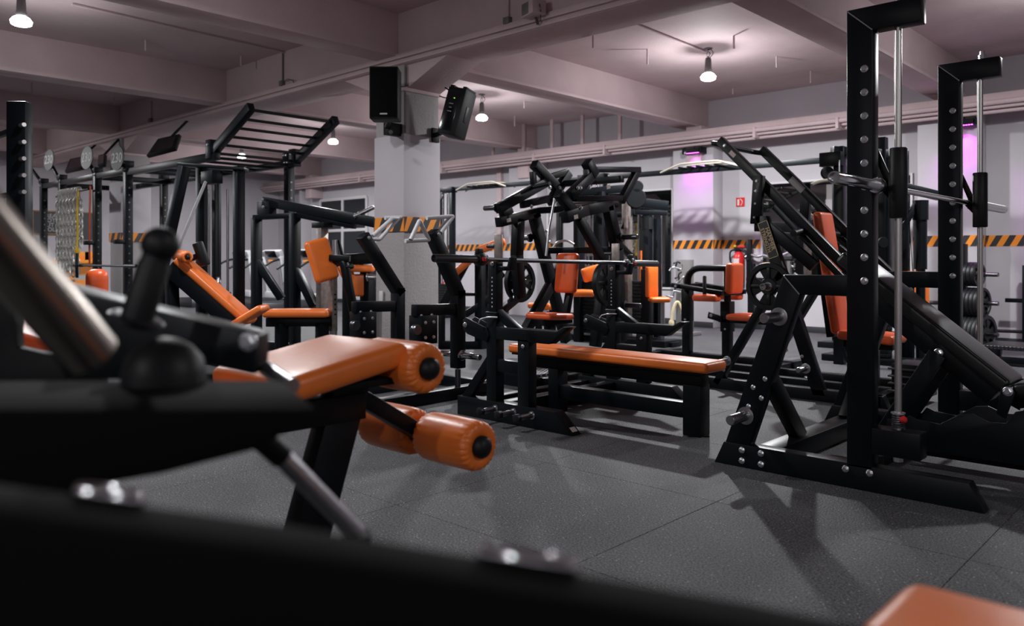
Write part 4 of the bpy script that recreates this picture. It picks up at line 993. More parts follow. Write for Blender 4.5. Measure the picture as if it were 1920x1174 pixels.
# ---- orange incline pad machine before the tower
pm = T('incline_pad_machine', 'black machine with a steep orange pad and black foam rolls before the cable tower', 'gym machine', (-6.6,3.1,0))
A = PD(338,486,6.9); B = PD(472,604,6.9)
dn = (B-A).normalized(); nn = dn.cross(V(RT.y*-1,RT.x,0)); 
fwd_side = FW
nn = fwd_side.cross(dn).normalized(); nn = nn if nn.z > 0 else -nn
pm.pad('long_pad', (A+B)/2, dn, nn, ((B-A).length, .26, .07), 'orange_vinyl', .028)
pm.beam('pad_rail', A - nn*.09, B - nn*.09 - dn*.05, .22, .14, up=nn)
C1 = PD(470,592,6.8); pm.pad('seat_pad', C1, PD(498,576,6.8)-PD(442,610,6.8), V(0,0,1), (.29,.26,.06), 'orange_vinyl', .025)
pm.roller('head_roll', PD(330,478,6.95), PD(352,482,6.7), .05)
r0_ = PD(370,455,6.9); r1_ = PD(386,500,6.9)
pm.lathe('foam_roll', r0_, r1_-r0_, [(0,0),(0,.04),(.006,.046),(.20,.046),(.208,.04),(.208,0)], 'black_rubber', 20)
pm.beam('roll_arm', PD(338,492,6.92), PD(378,478,6.92), .05, .05)
g_ = PD(330,560,6.95); pm.beam('rear_post', Vector((g_.x,g_.y,0)), A - nn*.12, .09, .09, up=(0,1,0))
g2 = PD(455,600,6.9); pm.box('front_post', g2.x-.045, g2.x+.045, g2.y-.045, g2.y+.045, 0, g2.z-.06)
pm.beam('base_rail', (g_.x,g_.y,.04), (g2.x,g2.y,.04), .08, .08)

# ================================================================== SHOULDER PRESS SEAT with head pad
sp = T('seated_press', 'seated press with orange head pad on a steel post and orange seat beside the pillar', 'gym machine', (-7.0,4.4,0))
hp = PD(603,488,8.0)
tilt = (PD(616,527,8.0) - PD(592,450,8.0)).normalized()
sp.pad('head_pad', hp, tilt, -FW + RT*.75, (.43,.25,.10), 'orange_vinyl', .04)
s0 = PD(624,590,8.05); s1 = PD(622,520,8.05); sp.box('steel_post', s0.x-.04, s0.x+.04, s0.y-.03, s0.y+.03, .35, s1.z, 'raw_steel', .004)
for k in range(5): sp.cyl('post_hole', (s0.x+.039,s0.y,.52+k*.05), (s0.x+.042,s0.y,.52+k*.05), .01, 'black_plain', seg=10)
sc = PD(560,587,8.0); sl_ = PD(500,587,8.0); sr_ = PD(622,587,8.0)
sp.pad('seat', sc + V(0,0,.0), sr_-sl_, V(0,0,1), ((sr_-sl_).length, .30, .075), 'orange_vinyl', .03)
sp.beam('seat_rail', sl_ + V(0,0,-.09), s0*1.0 + V(0,0,sl_.z-.09-s0.z), .09, .09)
for u in (528, 604): g = PD(u,600,8.0); sp.box('leg', g.x-.05, g.x+.05, g.y-.05, g.y+.05, 0, g.z-.03)
a1 = PD(528,600,8.0); b1 = PD(650,600,8.0); sp.beam('base_rail', (a1.x,a1.y,.05), (b1.x,b1.y,.05), .09, .09)
sp.tube('curved_frame', [PD(612,490,8.0)+FW*.08, PD(645,486,8.0), PD(652,530,8.0), PD(672,625,8.1), Vector((PD(672,625,8.1).x, PD(672,625,8.1).y, .05))], .05, 'black_coat', .15, 10)
sp.beam('top_bracket', PD(618,483,8.0), PD(656,485,8.0), .08, .06)
sp.lathe('lock_knob', PD(650,500,7.9), RT, [(0,0),(0,.012),(.03,.012),(.035,.024),(.06,.024),(.07,.015),(.07,0)], 'black_rubber', 16)
# ---- lever machine behind it
lv = T('lever_press_frame', 'black box-frame lever machine with two long arms left of the pillar', 'gym machine', (-8.6,5.0,0))
D9 = 9.6
def vp(u, v0, v1=None, w=.10, d=D9):
    p = PD(u, v0, d); z1 = 0 if v1 is None else PD(u, v1, d).z
    return lv.box('frame_post', p.x-w/2, p.x+w/2, p.y-w/2, p.y+w/2, z1, p.z)
vp(481,408); vp(553,400, d=9.3)
lv.beam('frame_top', PD(478,408,D9), PD(556,404,9.35), .09, .06)
la_ = lv.beam('long_arm', PD(497,378,D9), PD(708,418,8.7), .10, .11); lv.beam('long_arm', PD(560,400,9.3), PD(665,421,8.9), .08, .10)
for u, v in ((492,374),(500,376),(508,378),(493,388)): lv.bolt(PD(u,v,D9-.06), -FW, .016)
lv.box('arm_pivot', PD(500,400,D9).x-.14, PD(500,400,D9).x+.14, PD(500,400,D9).y-.05, PD(500,400,D9).y+.05, PD(500,408,D9).z, PD(500,378,D9).z)
lv.lathe('arm_grip', PD(664,406,8.8), PD(696,391,8.8)-PD(664,406,8.8), [(0,0),(0,.03),(.02,.03),(.02,.024),(.24,.024),(.25,.0)], 'steel', 18)
lv.beam('diagonal_brace', PD(482,490,D9), PD(528,560,D9), .09, .09); lv.beam('diagonal_brace', PD(555,505,9.3), PD(590,575,9.2), .09, .09)
sg_ = PD(604,424,9.0); lv.box('seat_column', sg_.x-.05, sg_.x+.05, sg_.y-.05, sg_.y+.05, 0, sg_.z, 'raw_steel'); lv.box('column_head', sg_.x-.12, sg_.x+.12, sg_.y-.06, sg_.y+.06, sg_.z-.02, sg_.z+.04)
a_ = PD(481,500,D9); b_ = PD(604,500,9.0); lv.beam('base_rail', (a_.x,a_.y,.05), (b_.x,b_.y,.05), .1, .1); a2 = PD(553,500,9.3)
# ---- waste bin before the pillar
wb_ = T('waste_bin', 'dark grey cylindrical waste bin before the pillar', 'bin', (PD(690,600,7.6).x, PD(690,600,7.6).y, 0))
cb = wb_.loc; wb_.lathe('body', (cb.x,cb.y,0), (0,0,1), [(0,0),(0,.12),(.02,.125),(.60,.135),(.615,.138),(.615,.125),(.05,.115)], 'grey_panel', 28); wb_.lathe('rim', (cb.x,cb.y,.60), (0,0,1), [(0,.136),(.01,.143),(.03,.143),(.035,.125)], 'black_plain', 28)

# ================================================================== CABLE CROSSOVER along the back
cx = T('cable_crossover', 'wide black cable crossover with cream pull-up grips along the back wall', 'gym machine', (-7.4,10,0))
def tower(x, y=10.0, h=2.36, plates=16):
    for dx in (-.20, .20): cx.box('tower_post', x+dx-.04, x+dx+.04, y-.05, y+.05, 0, h)
    cx.box('tower_head', x-.26, x+.26, y-.07, y+.07, h-.06, h+.04)
    for dx in (-.07, .07): cx.cyl('guide_rod', (x+dx,y,.05), (x+dx,y,h-.05), .014, 'chrome', seg=12)
    for k in range(plates): cx.box('stack_plate', x-.15, x+.15, y-.08, y+.08, .12+k*.045, .16+k*.045, 'iron', .003)
    cx.lathe('pulley', (x,y-.09,h-.12), (0,-1,0), [(0,0),(0,.06),(.008,.065),(.012,.055),(.02,.055),(.024,.065),(.032,.06),(.032,0)], 'dark_steel', 20)
    cx.cyl('cable', (x,y-.11,.9), (x,y-.11,h-.12), .005, 'black_plain', seg=6)
    cx.box('pulley_carriage', x-.06, x+.06, y-.16, y-.06, .98, 1.12)
    cx.box('base', x-.30, x+.30, y-.35, y+.35, 0, .07)
    for dx in (-.05,.05): cx.cyl('bumper', (x+dx,y,.12+plates*.045), (x+dx,y,.16+plates*.045), .02, 'red', seg=10)
tower(-11.1, plates=11); tower(-7.65); tower(-3.66)
cx.beam('pull_up_beam', (-11.3,10,2.36), (-3.45,10,2.31), .05, .075)
for x0 in (-10.05, -5.72):
    for yy, zz in ((9.88, 2.42), (10.12, 2.42)):
        cx.tube('multi_grip', [(x0-.62,yy,zz-.10),(x0-.30,yy,zz),(x0+.30,yy,zz),(x0+.62,yy,zz-.10)], .013, 'cream_paint', .06)
    for k in range(5): cx.cyl('grip_rung', (x0-.28+k*.14, 9.82, 2.36), (x0-.28+k*.14, 10.18, 2.36), .016, 'black_coat', seg=10)
# ---- multi-station cable tower behind the high row machine
ms = T('multi_station', 'black multi-station cable machine with orange pads in front of the wall mirror', 'gym machine', (-6.6,8.6,0))
def mp(u, v, d=10.4): return PD(u, v, d)
def mpost(u, v0, w=.10, m='black_coat', d=10.4, part='column', z0=0):
    p = mp(u, v0, d); return ms.box(part, p.x-w/2, p.x+w/2, p.y-w/2, p.y+w/2, z0, p.z, m)
mpost(1085,395); mpost(1127,360,.14); mpost(1176,352,.10, 'raw_steel'); mpost(1213,405,.12); mpost(1232,410,.07)
for u in (1098,1104,1112,1142,1150,1197,1203,1224,1240): p = mp(u,400); ms.cyl('guide_rod', (p.x,p.y,.1), (p.x,p.y,p.z), .011, 'chrome', seg=10)
for u0, n in ((1104,15),(1146,15),(1201,15)):
    p = mp(u0,500)
    for k in range(n): ms.box('stack_plate', p.x-.15, p.x+.15, p.y-.08, p.y+.08, .12+k*.045, .16+k*.045, 'iron', .003)
ms.beam('head_beam', mp(1080,362), mp(1190,352), .10, .10); ms.beam('boom', mp(1180,378), mp(1252,386), .09, .12); ms.beam('boom', mp(1190,398), mp(1250,400), .08, .06)
ms.lathe('pulley', mp(1192,372,10.2), -FW, [(0,0),(0,.12),(.01,.13),(.02,.11),(.03,.13),(.04,.12),(.04,0)], 'black_plain', 24)
ms.lathe('pulley', mp(1194,350,10.2), -FW, [(0,0),(0,.07),(.01,.08),(.02,.065),(.03,.08),(.04,.07),(.04,0)], 'black_plain', 24)
ms.beam('stay', mp(1190,380), mp(1168,430), .05, .07); ms.cyl('tall_roll', mp(1214,408), mp(1214,430), .08, 'black_rubber')
ms.cyl('orange_rod', mp(1203,470), mp(1203,545), .02, 'orange_vinyl'); ms.box('base', mp(1150,500).x-.9, mp(1150,500).x+.9, mp(1150,500).y-.2, mp(1150,500).y+.2, 0, .08)
ms.pad('back_pad', mp(1222,528,10.0), V(0,0,1), RT*.6-FW, (.40,.18,.07), 'orange_vinyl', .03); ms.pad('seat_pad', mp(1236,562,9.9), RT, V(0,0,1), (.24,.26,.06), 'orange_vinyl', .025)
g = mp(1242,566,9.9); ms.cyl('seat_post', (g.x,g.y,.05), (g.x,g.y,g.z), .03, 'steel'); ms.box('seat_base', g.x-.2, g.x+.2, g.y-.1, g.y+.1, 0, .06)
ms.box('pad_column', mp(1213,528,10.1).x-.06, mp(1213,528,10.1).x+.06, mp(1213,528,10.1).y-.05, mp(1213,528,10.1).y+.05, 0, mp(1213,505,10.1).z)
ms.pad('knee_pad', mp(1112,512,10.0), V(0,0,1)-RT*.3, -FW, (.18,.28,.08), 'orange_vinyl', .03); ms.pad('knee_pad', mp(1092,550,9.8), RT, V(0,0,1), (.28,.26,.08), 'orange_vinyl', .03)
ms.tube('lat_bar', [mp(1034,470,9.6), mp(1042,455,9.6), mp(1062,450,9.6), mp(1076,458,9.6)], .014, 'steel', .05); ms.cyl('cable', mp(1052,405,9.6), mp(1052,452,9.6), .005, 'black_plain', seg=6); ms.beam('cable_arm', mp(1052,402,9.6), mp(1088,396,10.4), .06, .06)
for u, v in ((1010,573),(1036,576)): ms.pad('bench_pad', mp(u,v,9.4), RT, V(0,0,1), (.26,.24,.06), 'orange_vinyl', .025); g = mp(u,v,9.4); ms.box('bench_leg', g.x-.03,g.x+.03,g.y-.03,g.y+.03,0,g.z-.03)
# ---- preacher bench and cable unit between pillar and high row
pr = T('preacher_bench', 'black bench with slanted orange pads left of the bench press upright', 'bench', (PD(880,560,9.6).x, PD(880,560,9.6).y, 0))
p9 = lambda u, v, d=9.6: PD(u, v, d)
pr.pad('arm_pad', p9(920,462), p9(948,450)-p9(890,472), V(0,0,1), (.38,.30,.09), 'orange_vinyl', .035); pr.pad('chest_pad', p9(866,502), p9(884,490)-p9(850,520), V(0,0,1)+RT*.4, (.28,.28,.08), 'orange_vinyl', .03)
pr.beam('frame_arm', p9(878,485), p9(824,585), .10, .10); g = p9(903,490); pr.box('post', g.x-.06, g.x+.06, g.y-.06, g.y+.06, 0, g.z); pr.beam('frame_arm', p9(872,590), p9(920,560), .08, .08); pr.beam('frame_arm', p9(893,470), p9(945,520), .07, .07)
g = p9(824,585); pr.beam('base_rail', (g.x,g.y,.05), (p9(905,500).x,p9(905,500).y,.05), .09, .09); pr.box('post', g.x-.05,g.x+.05,g.y-.05,g.y+.05,0,g.z); pr.beam('weight_rest', p9(872,552), p9(900,552), .06, .04)
# ================================================================== RIGHT BACK: cable unit, plate tree, step
rc = T('pulldown_tower', 'black pulldown tower with bent cream bar behind the guided barbell rack', 'gym machine', (-2.2,7.6,0))
r8 = lambda u, v, d=8.2: PD(u, v, d)
def rpost(u, v0, w=.09, d=8.2, m='black_coat'): p = r8(u, v0, d); return rc.box('column', p.x-w/2, p.x+w/2, p.y-w/2, p.y+w/2, 0, p.z, m)
rpost(1575,275,.10); rpost(1653,258,.10); rpost(1660,300,.10); rpost(1697,290,.06)
rc.box('head_box', r8(1562,300).x-.12, r8(1562,300).x+.10, r8(1562,300).y-.06, r8(1562,300).y+.06, r8(1562,312).z, r8(1562,286).z)
rc.beam('head_beam', r8(1560,283), r8(1700,292), .10, .09); rc.beam('boom', r8(1690,350), r8(1762,368), .08, .09); rc.beam('stay', r8(1720,380), r8(1690,430), .05, .06)
for u in (1640,1645,1684): p = r8(u,320); rc.cyl('guide_rod', (p.x,p.y,.1), (p.x,p.y,p.z), .011, 'chrome', seg=10)
g = r8(1726,385); rc.lathe('roll_column', (g.x,g.y,.05), (0,0,1), [(0,0),(0,.045),(r8(1726,505).z-.05,.045),(r8(1726,505).z-.05,.062),(g.z-.2,.062),(g.z-.2,.075),(g.z,.075),(g.z,0)], 'black_coat', 20)
rc.lathe('pulley', r8(1550,325), -FW, [(0,0),(0,.06),(.01,.068),(.02,.055),(.03,.068),(.04,.06),(.04,0)], 'black_plain', 20); rc.lathe('pulley', r8(1653,455,8.0), -FW, [(0,0),(0,.05),(.01,.055),(.02,.045),(.03,.055),(.04,.05),(.04,0)], 'black_plain', 20)
rc.tube('pull_bar', [r8(1513,350,8.0), r8(1535,340,8.0), r8(1580,335,8.0), r8(1600,336,8.0)], .016, 'cream_paint', .06); rc.cyl('cable', r8(1574,300,8.0), r8(1574,335,8.0), .006, 'zinc', seg=8); rc.cyl('cable', r8(1700,345), r8(1712,520), .004, 'black_plain', seg=6)
rc.pad('seat', r8(1705,516), RT, V(0,0,1), (.2,.3,.07), 'orange_vinyl', .03); rc.pad('side_pad', r8(1728,565,8.6), V(0,0,1), RT, (.34,.24,.06), 'orange_vinyl', .025)
rc.box('base', r8(1660,500).x-.6, r8(1660,500).x+.6, r8(1660,500).y-.15, r8(1660,500).y+.15, 0, .07); rc.box('seat_post', r8(1705,516).x-.04, r8(1705,516).x+.04, r8(1705,516).y-.04, r8(1705,516).y+.04, 0, r8(1705,520).z)
for k in range(12): p = r8(1642,500); rc.box('stack_plate', p.x-.14,p.x+.14,p.y-.07,p.y+.07,.08+k*.045,.12+k*.045,'iron',.003)
# plate tree
ptx, pty = -2.55, 10.35
pt = T('plate_tree', 'black plate tree near the right wall pilaster', 'rack', (ptx,pty,0))
pt.box('mast', ptx-.05,ptx+.05,pty-.05,pty+.05,0,1.25); pt.box('base_foot', ptx-.4,ptx+.4,pty-.04,pty+.04,0,.06); pt.box('base_foot', ptx-.04,ptx+.04,pty-.35,pty+.35,0,.06)
names = {}
k = 0
for (z, R, n, side, wds) in ((.90,.13,4,-1,'upper left'),(.90,.14,3,1,'upper right'),(.575,.175,4,1,'middle right'),(.56,.17,4,-1,'middle left'),(.225,.215,5,1,'lowest right'),(.22,.15,3,-1,'lowest left')):
    ax = Vector((side,-.25,0)).normalized()
    pt.cyl('plate_horn', (ptx,pty,z), Vector((ptx,pty,z)) + ax*.40, .024, 'dark_steel')
    for i in range(n):
        c = Vector((ptx,pty,z)) + ax*(.09 + i*.045); k += 1
        w = T('weight_plate', 'black plate, %s, on the %s horn of the plate tree' % (['innermost','second from the mast','third from the mast','fourth from the mast','outermost fifth'][i], wds), 'weight plate', c, 'plates on the plate tree')
        w.wplate('disc', c, ax, R, .04)
sb = T('step_platform', 'low black platform with a checkered top at the right edge', 'platform', PZ(1900,680,0))
q = PZ(1905,682,0); sb.box('top', q.x-.25,q.x+.45,q.y-.3,q.y+.3,.16,.20,'checker_plate'); 
for dx in (-.22,.42):
    for dy in (-.27,.27): sb.box('leg', q.x+dx-.03,q.x+dx+.03,q.y+dy-.03,q.y+dy+.03,0,.16)
sb.box('lower_rail', q.x-.25,q.x+.45,q.y-.3,q.y-.24,.03,.09)
wbx = T('wall_bar', 'thin dark bar rack with one bar by the right wall', 'rack', PD(1900,620,9.6))
wbx.loc.z = 0; wbx.o.location = wbx.loc
q = PD(1900,620,9.6); wbx.cyl('bar', PD(1862,620,9.6), PD(1960,624,9.6), .02, 'dark_steel'); wbx.box('post', q.x+.08,q.x+.16,q.y+.05,q.y+.13,0,1.0); wbx.box('base', q.x-.1,q.x+.3,q.y-.1,q.y+.2,0,.06); wbx.box('cross_plate', q.x-.1,q.x+.2,q.y+.06,q.y+.09,.55,.60)

# ================================================================== ACCESSORY COLUMN with handles and rope
ac = T('accessory_column', 'grey steel column hung with silver cable handles beside the wall pilaster', 'rack', (PD(1283,600,11.3).x, PD(1283,600,11.3).y, 0))
q = PD(1284,490,11.3); ac.box('column', q.x-.11,q.x+.11,q.y-.06,q.y+.06,0,PD(1284,487,11.3).z,'grey_panel'); ac.box('base', q.x-.18,q.x+.18,q.y-.15,q.y+.15,0,.05,'grey_panel')
for kk, (u, v) in enumerate(((1268,492),(1276,505),(1270,520),(1278,535),(1268,545))): ac.cyl('hook', PD(u,v,11.2), PD(u-4,v+2,11.05), .012, 'dark_steel', seg=8)
hn = T('pulley_grip', 'silver bent cable handle highest on the accessory column', 'handle', PD(1268,500,11.05), 'cable handles on the accessory column'); hn.tube('bar', [PD(1255,508,11.05),PD(1262,500,11.05),PD(1278,506,11.05),PD(1280,496,11.05)], .014, 'zinc', .03); hn.tube('strap', [PD(1266,502,11.05),PD(1270,490,11.05),PD(1276,494,11.05)], .012, 'black_rubber', .03)
hn = T('pulley_grip', 'silver V-shaped cable handle midway on the accessory column', 'handle', PD(1275,525,11.05), 'cable handles on the accessory column'); hn.tube('bar', [PD(1268,532,11.05),PD(1282,518,11.05),PD(1283,532,11.05),PD(1292,522,11.05)], .014, 'zinc', .02); hn.tube('strap', [PD(1274,530,11.05),PD(1272,514,11.05),PD(1278,510,11.05)], .012, 'black_rubber', .03)
hn = T('pulley_grip', 'silver long straight cable handle lowest on the accessory column', 'handle', PD(1265,550,11.05), 'cable handles on the accessory column'); hn.tube('bar', [PD(1249,554,11.05),PD(1262,558,11.05),PD(1264,545,11.05),PD(1276,548,11.05)], .014, 'zinc', .02); hn.tube('strap', [PD(1265,548,11.05),PD(1266,535,11.05),PD(1272,532,11.05)], .012, 'black_rubber', .03)
rp = T('triceps_rope', 'cream rope loop with knotted ends hanging on the accessory column', 'rope', PD(1270,565,10.95)); rp.tube('rope', [PD(1259,603,10.95),PD(1262,580,10.95),PD(1270,562,10.95),PD(1278,580,10.95),PD(1284,603,10.95)], .022, 'rope', .1, 10)
for u in (1259,1284): rp.lathe('knot', PD(u,605,10.95), V(0,0,1), [(-.03,0),(-.03,.035),(0,.04),(.03,.03),(.03,0)], 'rope', 14)
# ================================================================== WALL THINGS
fe = T('fire_extinguisher', 'red fire extinguisher with black hose on the back wall', 'extinguisher', (-5.90,11.36,.7))
fe.lathe('cylinder', (-5.90,11.40,.69), (0,0,1), [(0,0),(0,.07),(.02,.08),(.42,.08),(.47,.06),(.50,.03),(.52,.03),(.52,0)], 'red', 24)
fe.lathe('base_ring', (-5.90,11.40,.66), (0,0,1), [(0,0),(0,.05),(.04,.07),(.04,0)], 'grey_panel', 20); fe.box('valve', -5.94,-5.86,11.36,11.44,1.19,1.25,'black_plain'); fe.box('lever', -5.92,-5.80,11.38,11.42,1.25,1.28,'red')
fe.tube('hose', [(-5.94,11.38,1.22),(-6.03,11.36,1.20),(-6.03,11.36,1.05),(-5.99,11.36,.98)], .014, 'black_rubber', .05, 8); fe.tube('hose', [(-5.86,11.38,1.23),(-5.76,11.36,1.18),(-5.76,11.36,1.08)], .02, 'black_rubber', .05, 8); fe.box('instruction_label', -5.945,-5.855,11.315,11.322,.90,1.08,'white_sticker',0); fe.lathe('safety_seal', (-5.96,11.39,1.26), (0,0,1), [(0,0),(0,.02),(.03,.02),(.03,0)], 'yellow', 10)
fs = T('fire_sign', 'small red fire extinguisher sign on the back wall', 'sign', PY(1388,379,11.49)); q = PY(1388,379,11.49); fs.box('plate', q.x-.07,q.x+.07,11.488,11.498,q.z-.07,q.z+.07,'red',0)
fs.box('pictogram', q.x-.05,q.x-.015,11.485,11.488,q.z-.05,q.z+.045,'white_sticker',0); fs.tube('pictogram', [(q.x,11.486,q.z+.05),(q.x+.035,11.486,q.z+.02),(q.x+.035,11.486,q.z-.02),(q.x+.01,11.486,q.z-.055)], .007, 'white_sticker', .02, 6)
hq = PY(1406,470,11.38); hr_ = PY(1432,470,11.38); hc = T('bar_holder', 'black wall holder with a zigzag curl bar beside the fire extinguisher', 'rack', (hq.x,11.4,0))
hc.box('upright', hq.x-.035,hq.x+.035,11.33,11.40,.78,PY(1406,449,11.38).z); hc.box('foot', hq.x-.04,hr_.x,11.33,11.49,.74,.79); hc.box('wall_post', hq.x-.05,hq.x+.05,11.40,11.485,0,1.0)
for u in (1404,1474): q = PY(u,483,11.36); hc.box('prong', q.x-.02,q.x+.02,11.31,11.49,q.z-.05,q.z-.02)
cb_ = T('curl_bar', 'pale zigzag curl bar in the wall holder', 'barbell', PY(1440,480,11.36)); cb_.tube('shaft', [PY(u,v,11.36) for u, v in ((1398,482),(1408,477),(1420,482),(1432,478),(1444,483),(1455,477),(1466,479),(1480,473))], .022, 'zinc', .04)
# speakers on the pillar
sk = T('loudspeaker', 'black loudspeaker facing the room on the front of the pillar', 'loudspeaker', PD(723,225,7.75)); c = PD(723,178,7.75)
axs = (RT, -FW, V(0,0,1))
bm = bmesh.new(); bm_box(bm, c, axs, (.275,.24,.50), .012); cab = sk.add('cabinet', bm, 'black_plain')
bm = bmesh.new(); bm_box(bm, c - FW*.121, axs, (.255,.006,.47), .003); sk.add('grille', bm, 'dull_black', cab); bm = bmesh.new(); bm_box(bm, c - FW*.126 + V(0,0,-.205), axs, (.07,.004,.014), 0); sk.add('badge', bm, 'print_grey', cab)
sk.box('wall_bracket', -6.53, -6.45, 5.04, 5.218, PD(738,255,8.2).z, PD(738,232,8.2).z, 'black_plain'); sk.lathe('bracket_knob', PD(733,248,7.7), -FW, [(0,0),(0,.02),(.03,.02),(.03,0)], 'black_rubber', 14); sk.cyl('bracket_arm', PD(733,222,7.85), Vector((-6.49,5.06,PD(738,240,8.2).z)), .03, 'black_plain')
sk.tube('cable', [PD(748,163,7.8), PD(760,162,7.9), PD(764,161,8.1)], .006, 'black_plain', .02, 6)
s3 = T('loudspeaker', 'black loudspeaker tilted outwards on the side of the pillar, back panel showing', 'loudspeaker', PD(857,215,8.3)); c = PD(857,213,8.3)
up3 = (V(0,0,1) + RT*.26).normalized(); rt3 = (RT*.86 - FW*.4); rt3 = (rt3 - up3*rt3.dot(up3)).normalized(); bk = rt3.cross(up3).normalized(); axs = (rt3, bk, up3)
bm = bmesh.new(); bm_box(bm, c, axs, (.22,.24,.50), .02); cab = s3.add('cabinet', bm, 'black_plain')
fc = bk if bk.dot(FW) < 0 else -bk
bm = bmesh.new(); bm_box(bm, c + fc*.121 - rt3*.02, axs, (.15,.006,.42), .003); pnl = s3.add('rear_panel', bm, 'screen_dark', cab)
bm = bmesh.new(); bm_box(bm, c + fc*.125 + up3*.13 + rt3*.0, axs, (.014,.004,.008), 0); s3.add('power_light', bm, 'led_green', pnl)
for dz, w in ((.07,.05),(.03,.03),(-.01,.05)): bm = bmesh.new(); bm_box(bm, c + fc*.125 + up3*dz - rt3*.02, axs, (w,.004,.006), 0); s3.add('panel_print', bm, 'print_grey', pnl)
for sg in (-1, 1): bm = bmesh.new(); bm_box(bm, c + up3*.255 + rt3*.075*sg, axs, (.05,.2,.03), .008); s3.add('top_ridge', bm, 'black_plain', cab)
bm = bmesh.new(); bm_box(bm, c + rt3*.112, axs, (.008,.05,.16), .003); s3.add('side_handle', bm, 'black_rubber', cab)
s3.cyl('bracket_arm', PD(835,246,8.3), Vector((-6.395,5.63,PD(826,248,8.3).z)), .025, 'black_plain'); s3.box('wall_bracket', -6.415,-6.39,5.58,5.68,PD(826,262,8.3).z,PD(826,235,8.3).z,'black_plain'); s3.tube('cable', [PD(824,180,8.2), PD(832,183,8.25), PD(840,184,8.3)], .006, 'black_plain', .02, 6); s3.tube('cable', [PD(834,164,8.3), PD(842,169,8.3), PD(848,176,8.3)], .008, 'black_plain', .02, 6)
s4 = T('beam_speaker', 'small pale box speaker sitting on the ledge of the main ceiling beam', 'loudspeaker', PY(1000,30,5.10)); q = PY(1000,18,5.10)
bm = bmesh.new(); a4 = (V(.95,-.3,0).normalized(), V(.3,.95,0).normalized(), V(0,0,1)); bm_box(bm, q, a4, (.20,.14,.12), .01); cab = s4.add('cabinet', bm, 'ceiling_plaster'); bm = bmesh.new(); bm_box(bm, q + a4[0]*-.02 - a4[1]*.071, a4, (.11,.004,.10), .002); s4.add('grille', bm, 'grey_panel', cab); s4.cyl('stand', q + V(0,.03,-.06), q + V(0,.06,-.115), .012, 'dark_steel'); s4.tube('cable', [q + a4[0]*.10 + V(0,0,.02), q + a4[0]*.12 + V(0,0,-.03), q + V(.04,.05,-.09)], .005, 'dark_steel', .03, 6)
# ceiling screens
def screen(label, tl, tr, br, bl):
    pts = [PY(*tl,4.95), PY(*tr,4.95), PY(*br,4.70), PY(*bl,4.70)]; c = (pts[0]+pts[1])/2
    s = T('hanging_screen', label, 'screen', c, 'dark screens hung under the beam')
    n = (pts[1]-pts[0]).cross(pts[3]-pts[0]).normalized(); n = n if n.y > 0 else -n
    hs = s.prism('housing', pts, n*.05, 'black_plain', .004)
    m = sum(pts, Vector())/4; s.prism('rear_cover', [m + (p-m)*.8 - n*.004 for p in pts], n*.003, 'screen_dark', 0, parent=hs)
    s.beam('mount_arm', c + V(0,.02,-.03), (c.x, 5.24, 3.09), .05, .03, 'black_plain')
screen('dark hanging screen right of the far pillar, larger one', (296,260), (336,251), (327,278), (274,292))
screen('dark hanging screen left of the far pillar between number discs', (131,298), (164,291), (160,313), (121,322))
screen('narrow dark screen right beside the far pillar, smallest one', (184,291), (197,288), (195,308), (183,311))
# chalkboard, exit sign, orange counter at far left
kb = T('chalkboard', 'wood-framed chalkboard with white lettering on the far left wall', 'sign', (WL+.05, PX(96,418,WL).y, PX(96,418,WL).z)); q = PX(98,418,WL+.02)
kb.box('board', WL+.005, WL+.03, q.y-.38, q.y+.38, q.z-.24, q.z+.24, 'dark_paint', 0)
for yy, hh, zz, ww in ((-.39,.52,0,.03),(.39,.52,0,.03)): kb.box('frame_bar', WL+.005, WL+.045, q.y+yy-.015, q.y+yy+.015, q.z-.26, q.z+.26, 'wood', .003)
for zz in (-.25,.25): kb.box('frame_bar', WL+.005, WL+.045, q.y-.40, q.y+.40, q.z+zz-.015, q.z+zz+.015, 'wood', .003)
for i, tx in enumerate(('REAL', 'PROTEIN', 'OUT OF', 'ROLLS')): kb.text('lettering', tx, (WL+.033, q.y, q.z+.15-i*.10), (0,1,0), (0,0,1), .12, 'print_grey', None, .001, True)
k2 = T('chalkboard', 'second chalkboard half hidden behind the chains', 'sign', PX(165,420,WL)); q = PX(168,425,WL+.02); k2.box('board', WL+.005, WL+.03, q.y-.25,q.y+.25,q.z-.3,q.z+.3,'dark_paint',0); k2.box('frame_bar', WL+.005, WL+.045, q.y-.27,q.y-.25,q.z-.32,q.z+.32,'wood',.003); k2.box('frame_bar', WL+.005, WL+.045, q.y-.25,q.y+.25,q.z+.30,q.z+.32,'wood',.003)
es = T('exit_sign', 'small green lit exit sign on the far wall behind the cable tower', 'sign', PX(316,433,WL)); q = PX(316,433,WL+.05); es.box('panel', WL+.01, WL+.06, q.y-.16,q.y+.16,q.z-.09,q.z+.09,'green_glow',.003); es.box('bracket', WL, WL+.03, q.y-.05,q.y+.05,q.z+.09,q.z+.13,'white_paint')
ct = T('counter', 'orange counter with printed front below the chains', 'counter', (-17.5,4.2,0)); q0 = PX(60,470,-17.6); q1 = PX(185,470,-17.6)
ct.box('top', -17.9,-17.4,q0.y,q1.y,.98,1.05,'orange_paint'); ct.box('front', -17.75,-17.55,q0.y+.1,q1.y-.1,0,.98,'print_grey')
for i, (u0,u1,v0,v1) in enumerate(((62,95,490,520),(125,140,500,530),(150,175,495,515),(130,160,525,545))): a = PX(u0,v0,-17.54); b = PX(u1,v1,-17.54); ct.box('printed_patch', -17.55,-17.545,a.y,b.y,min(a.z,b.z),max(a.z,b.z),'orange_paint',0)
for u in (70,150,172): q = PX(u,452,-17.6); ct.box('monitor_box', -17.75,-17.55,q.y-.15,q.y+.15,1.05,1.22,'orange_paint')
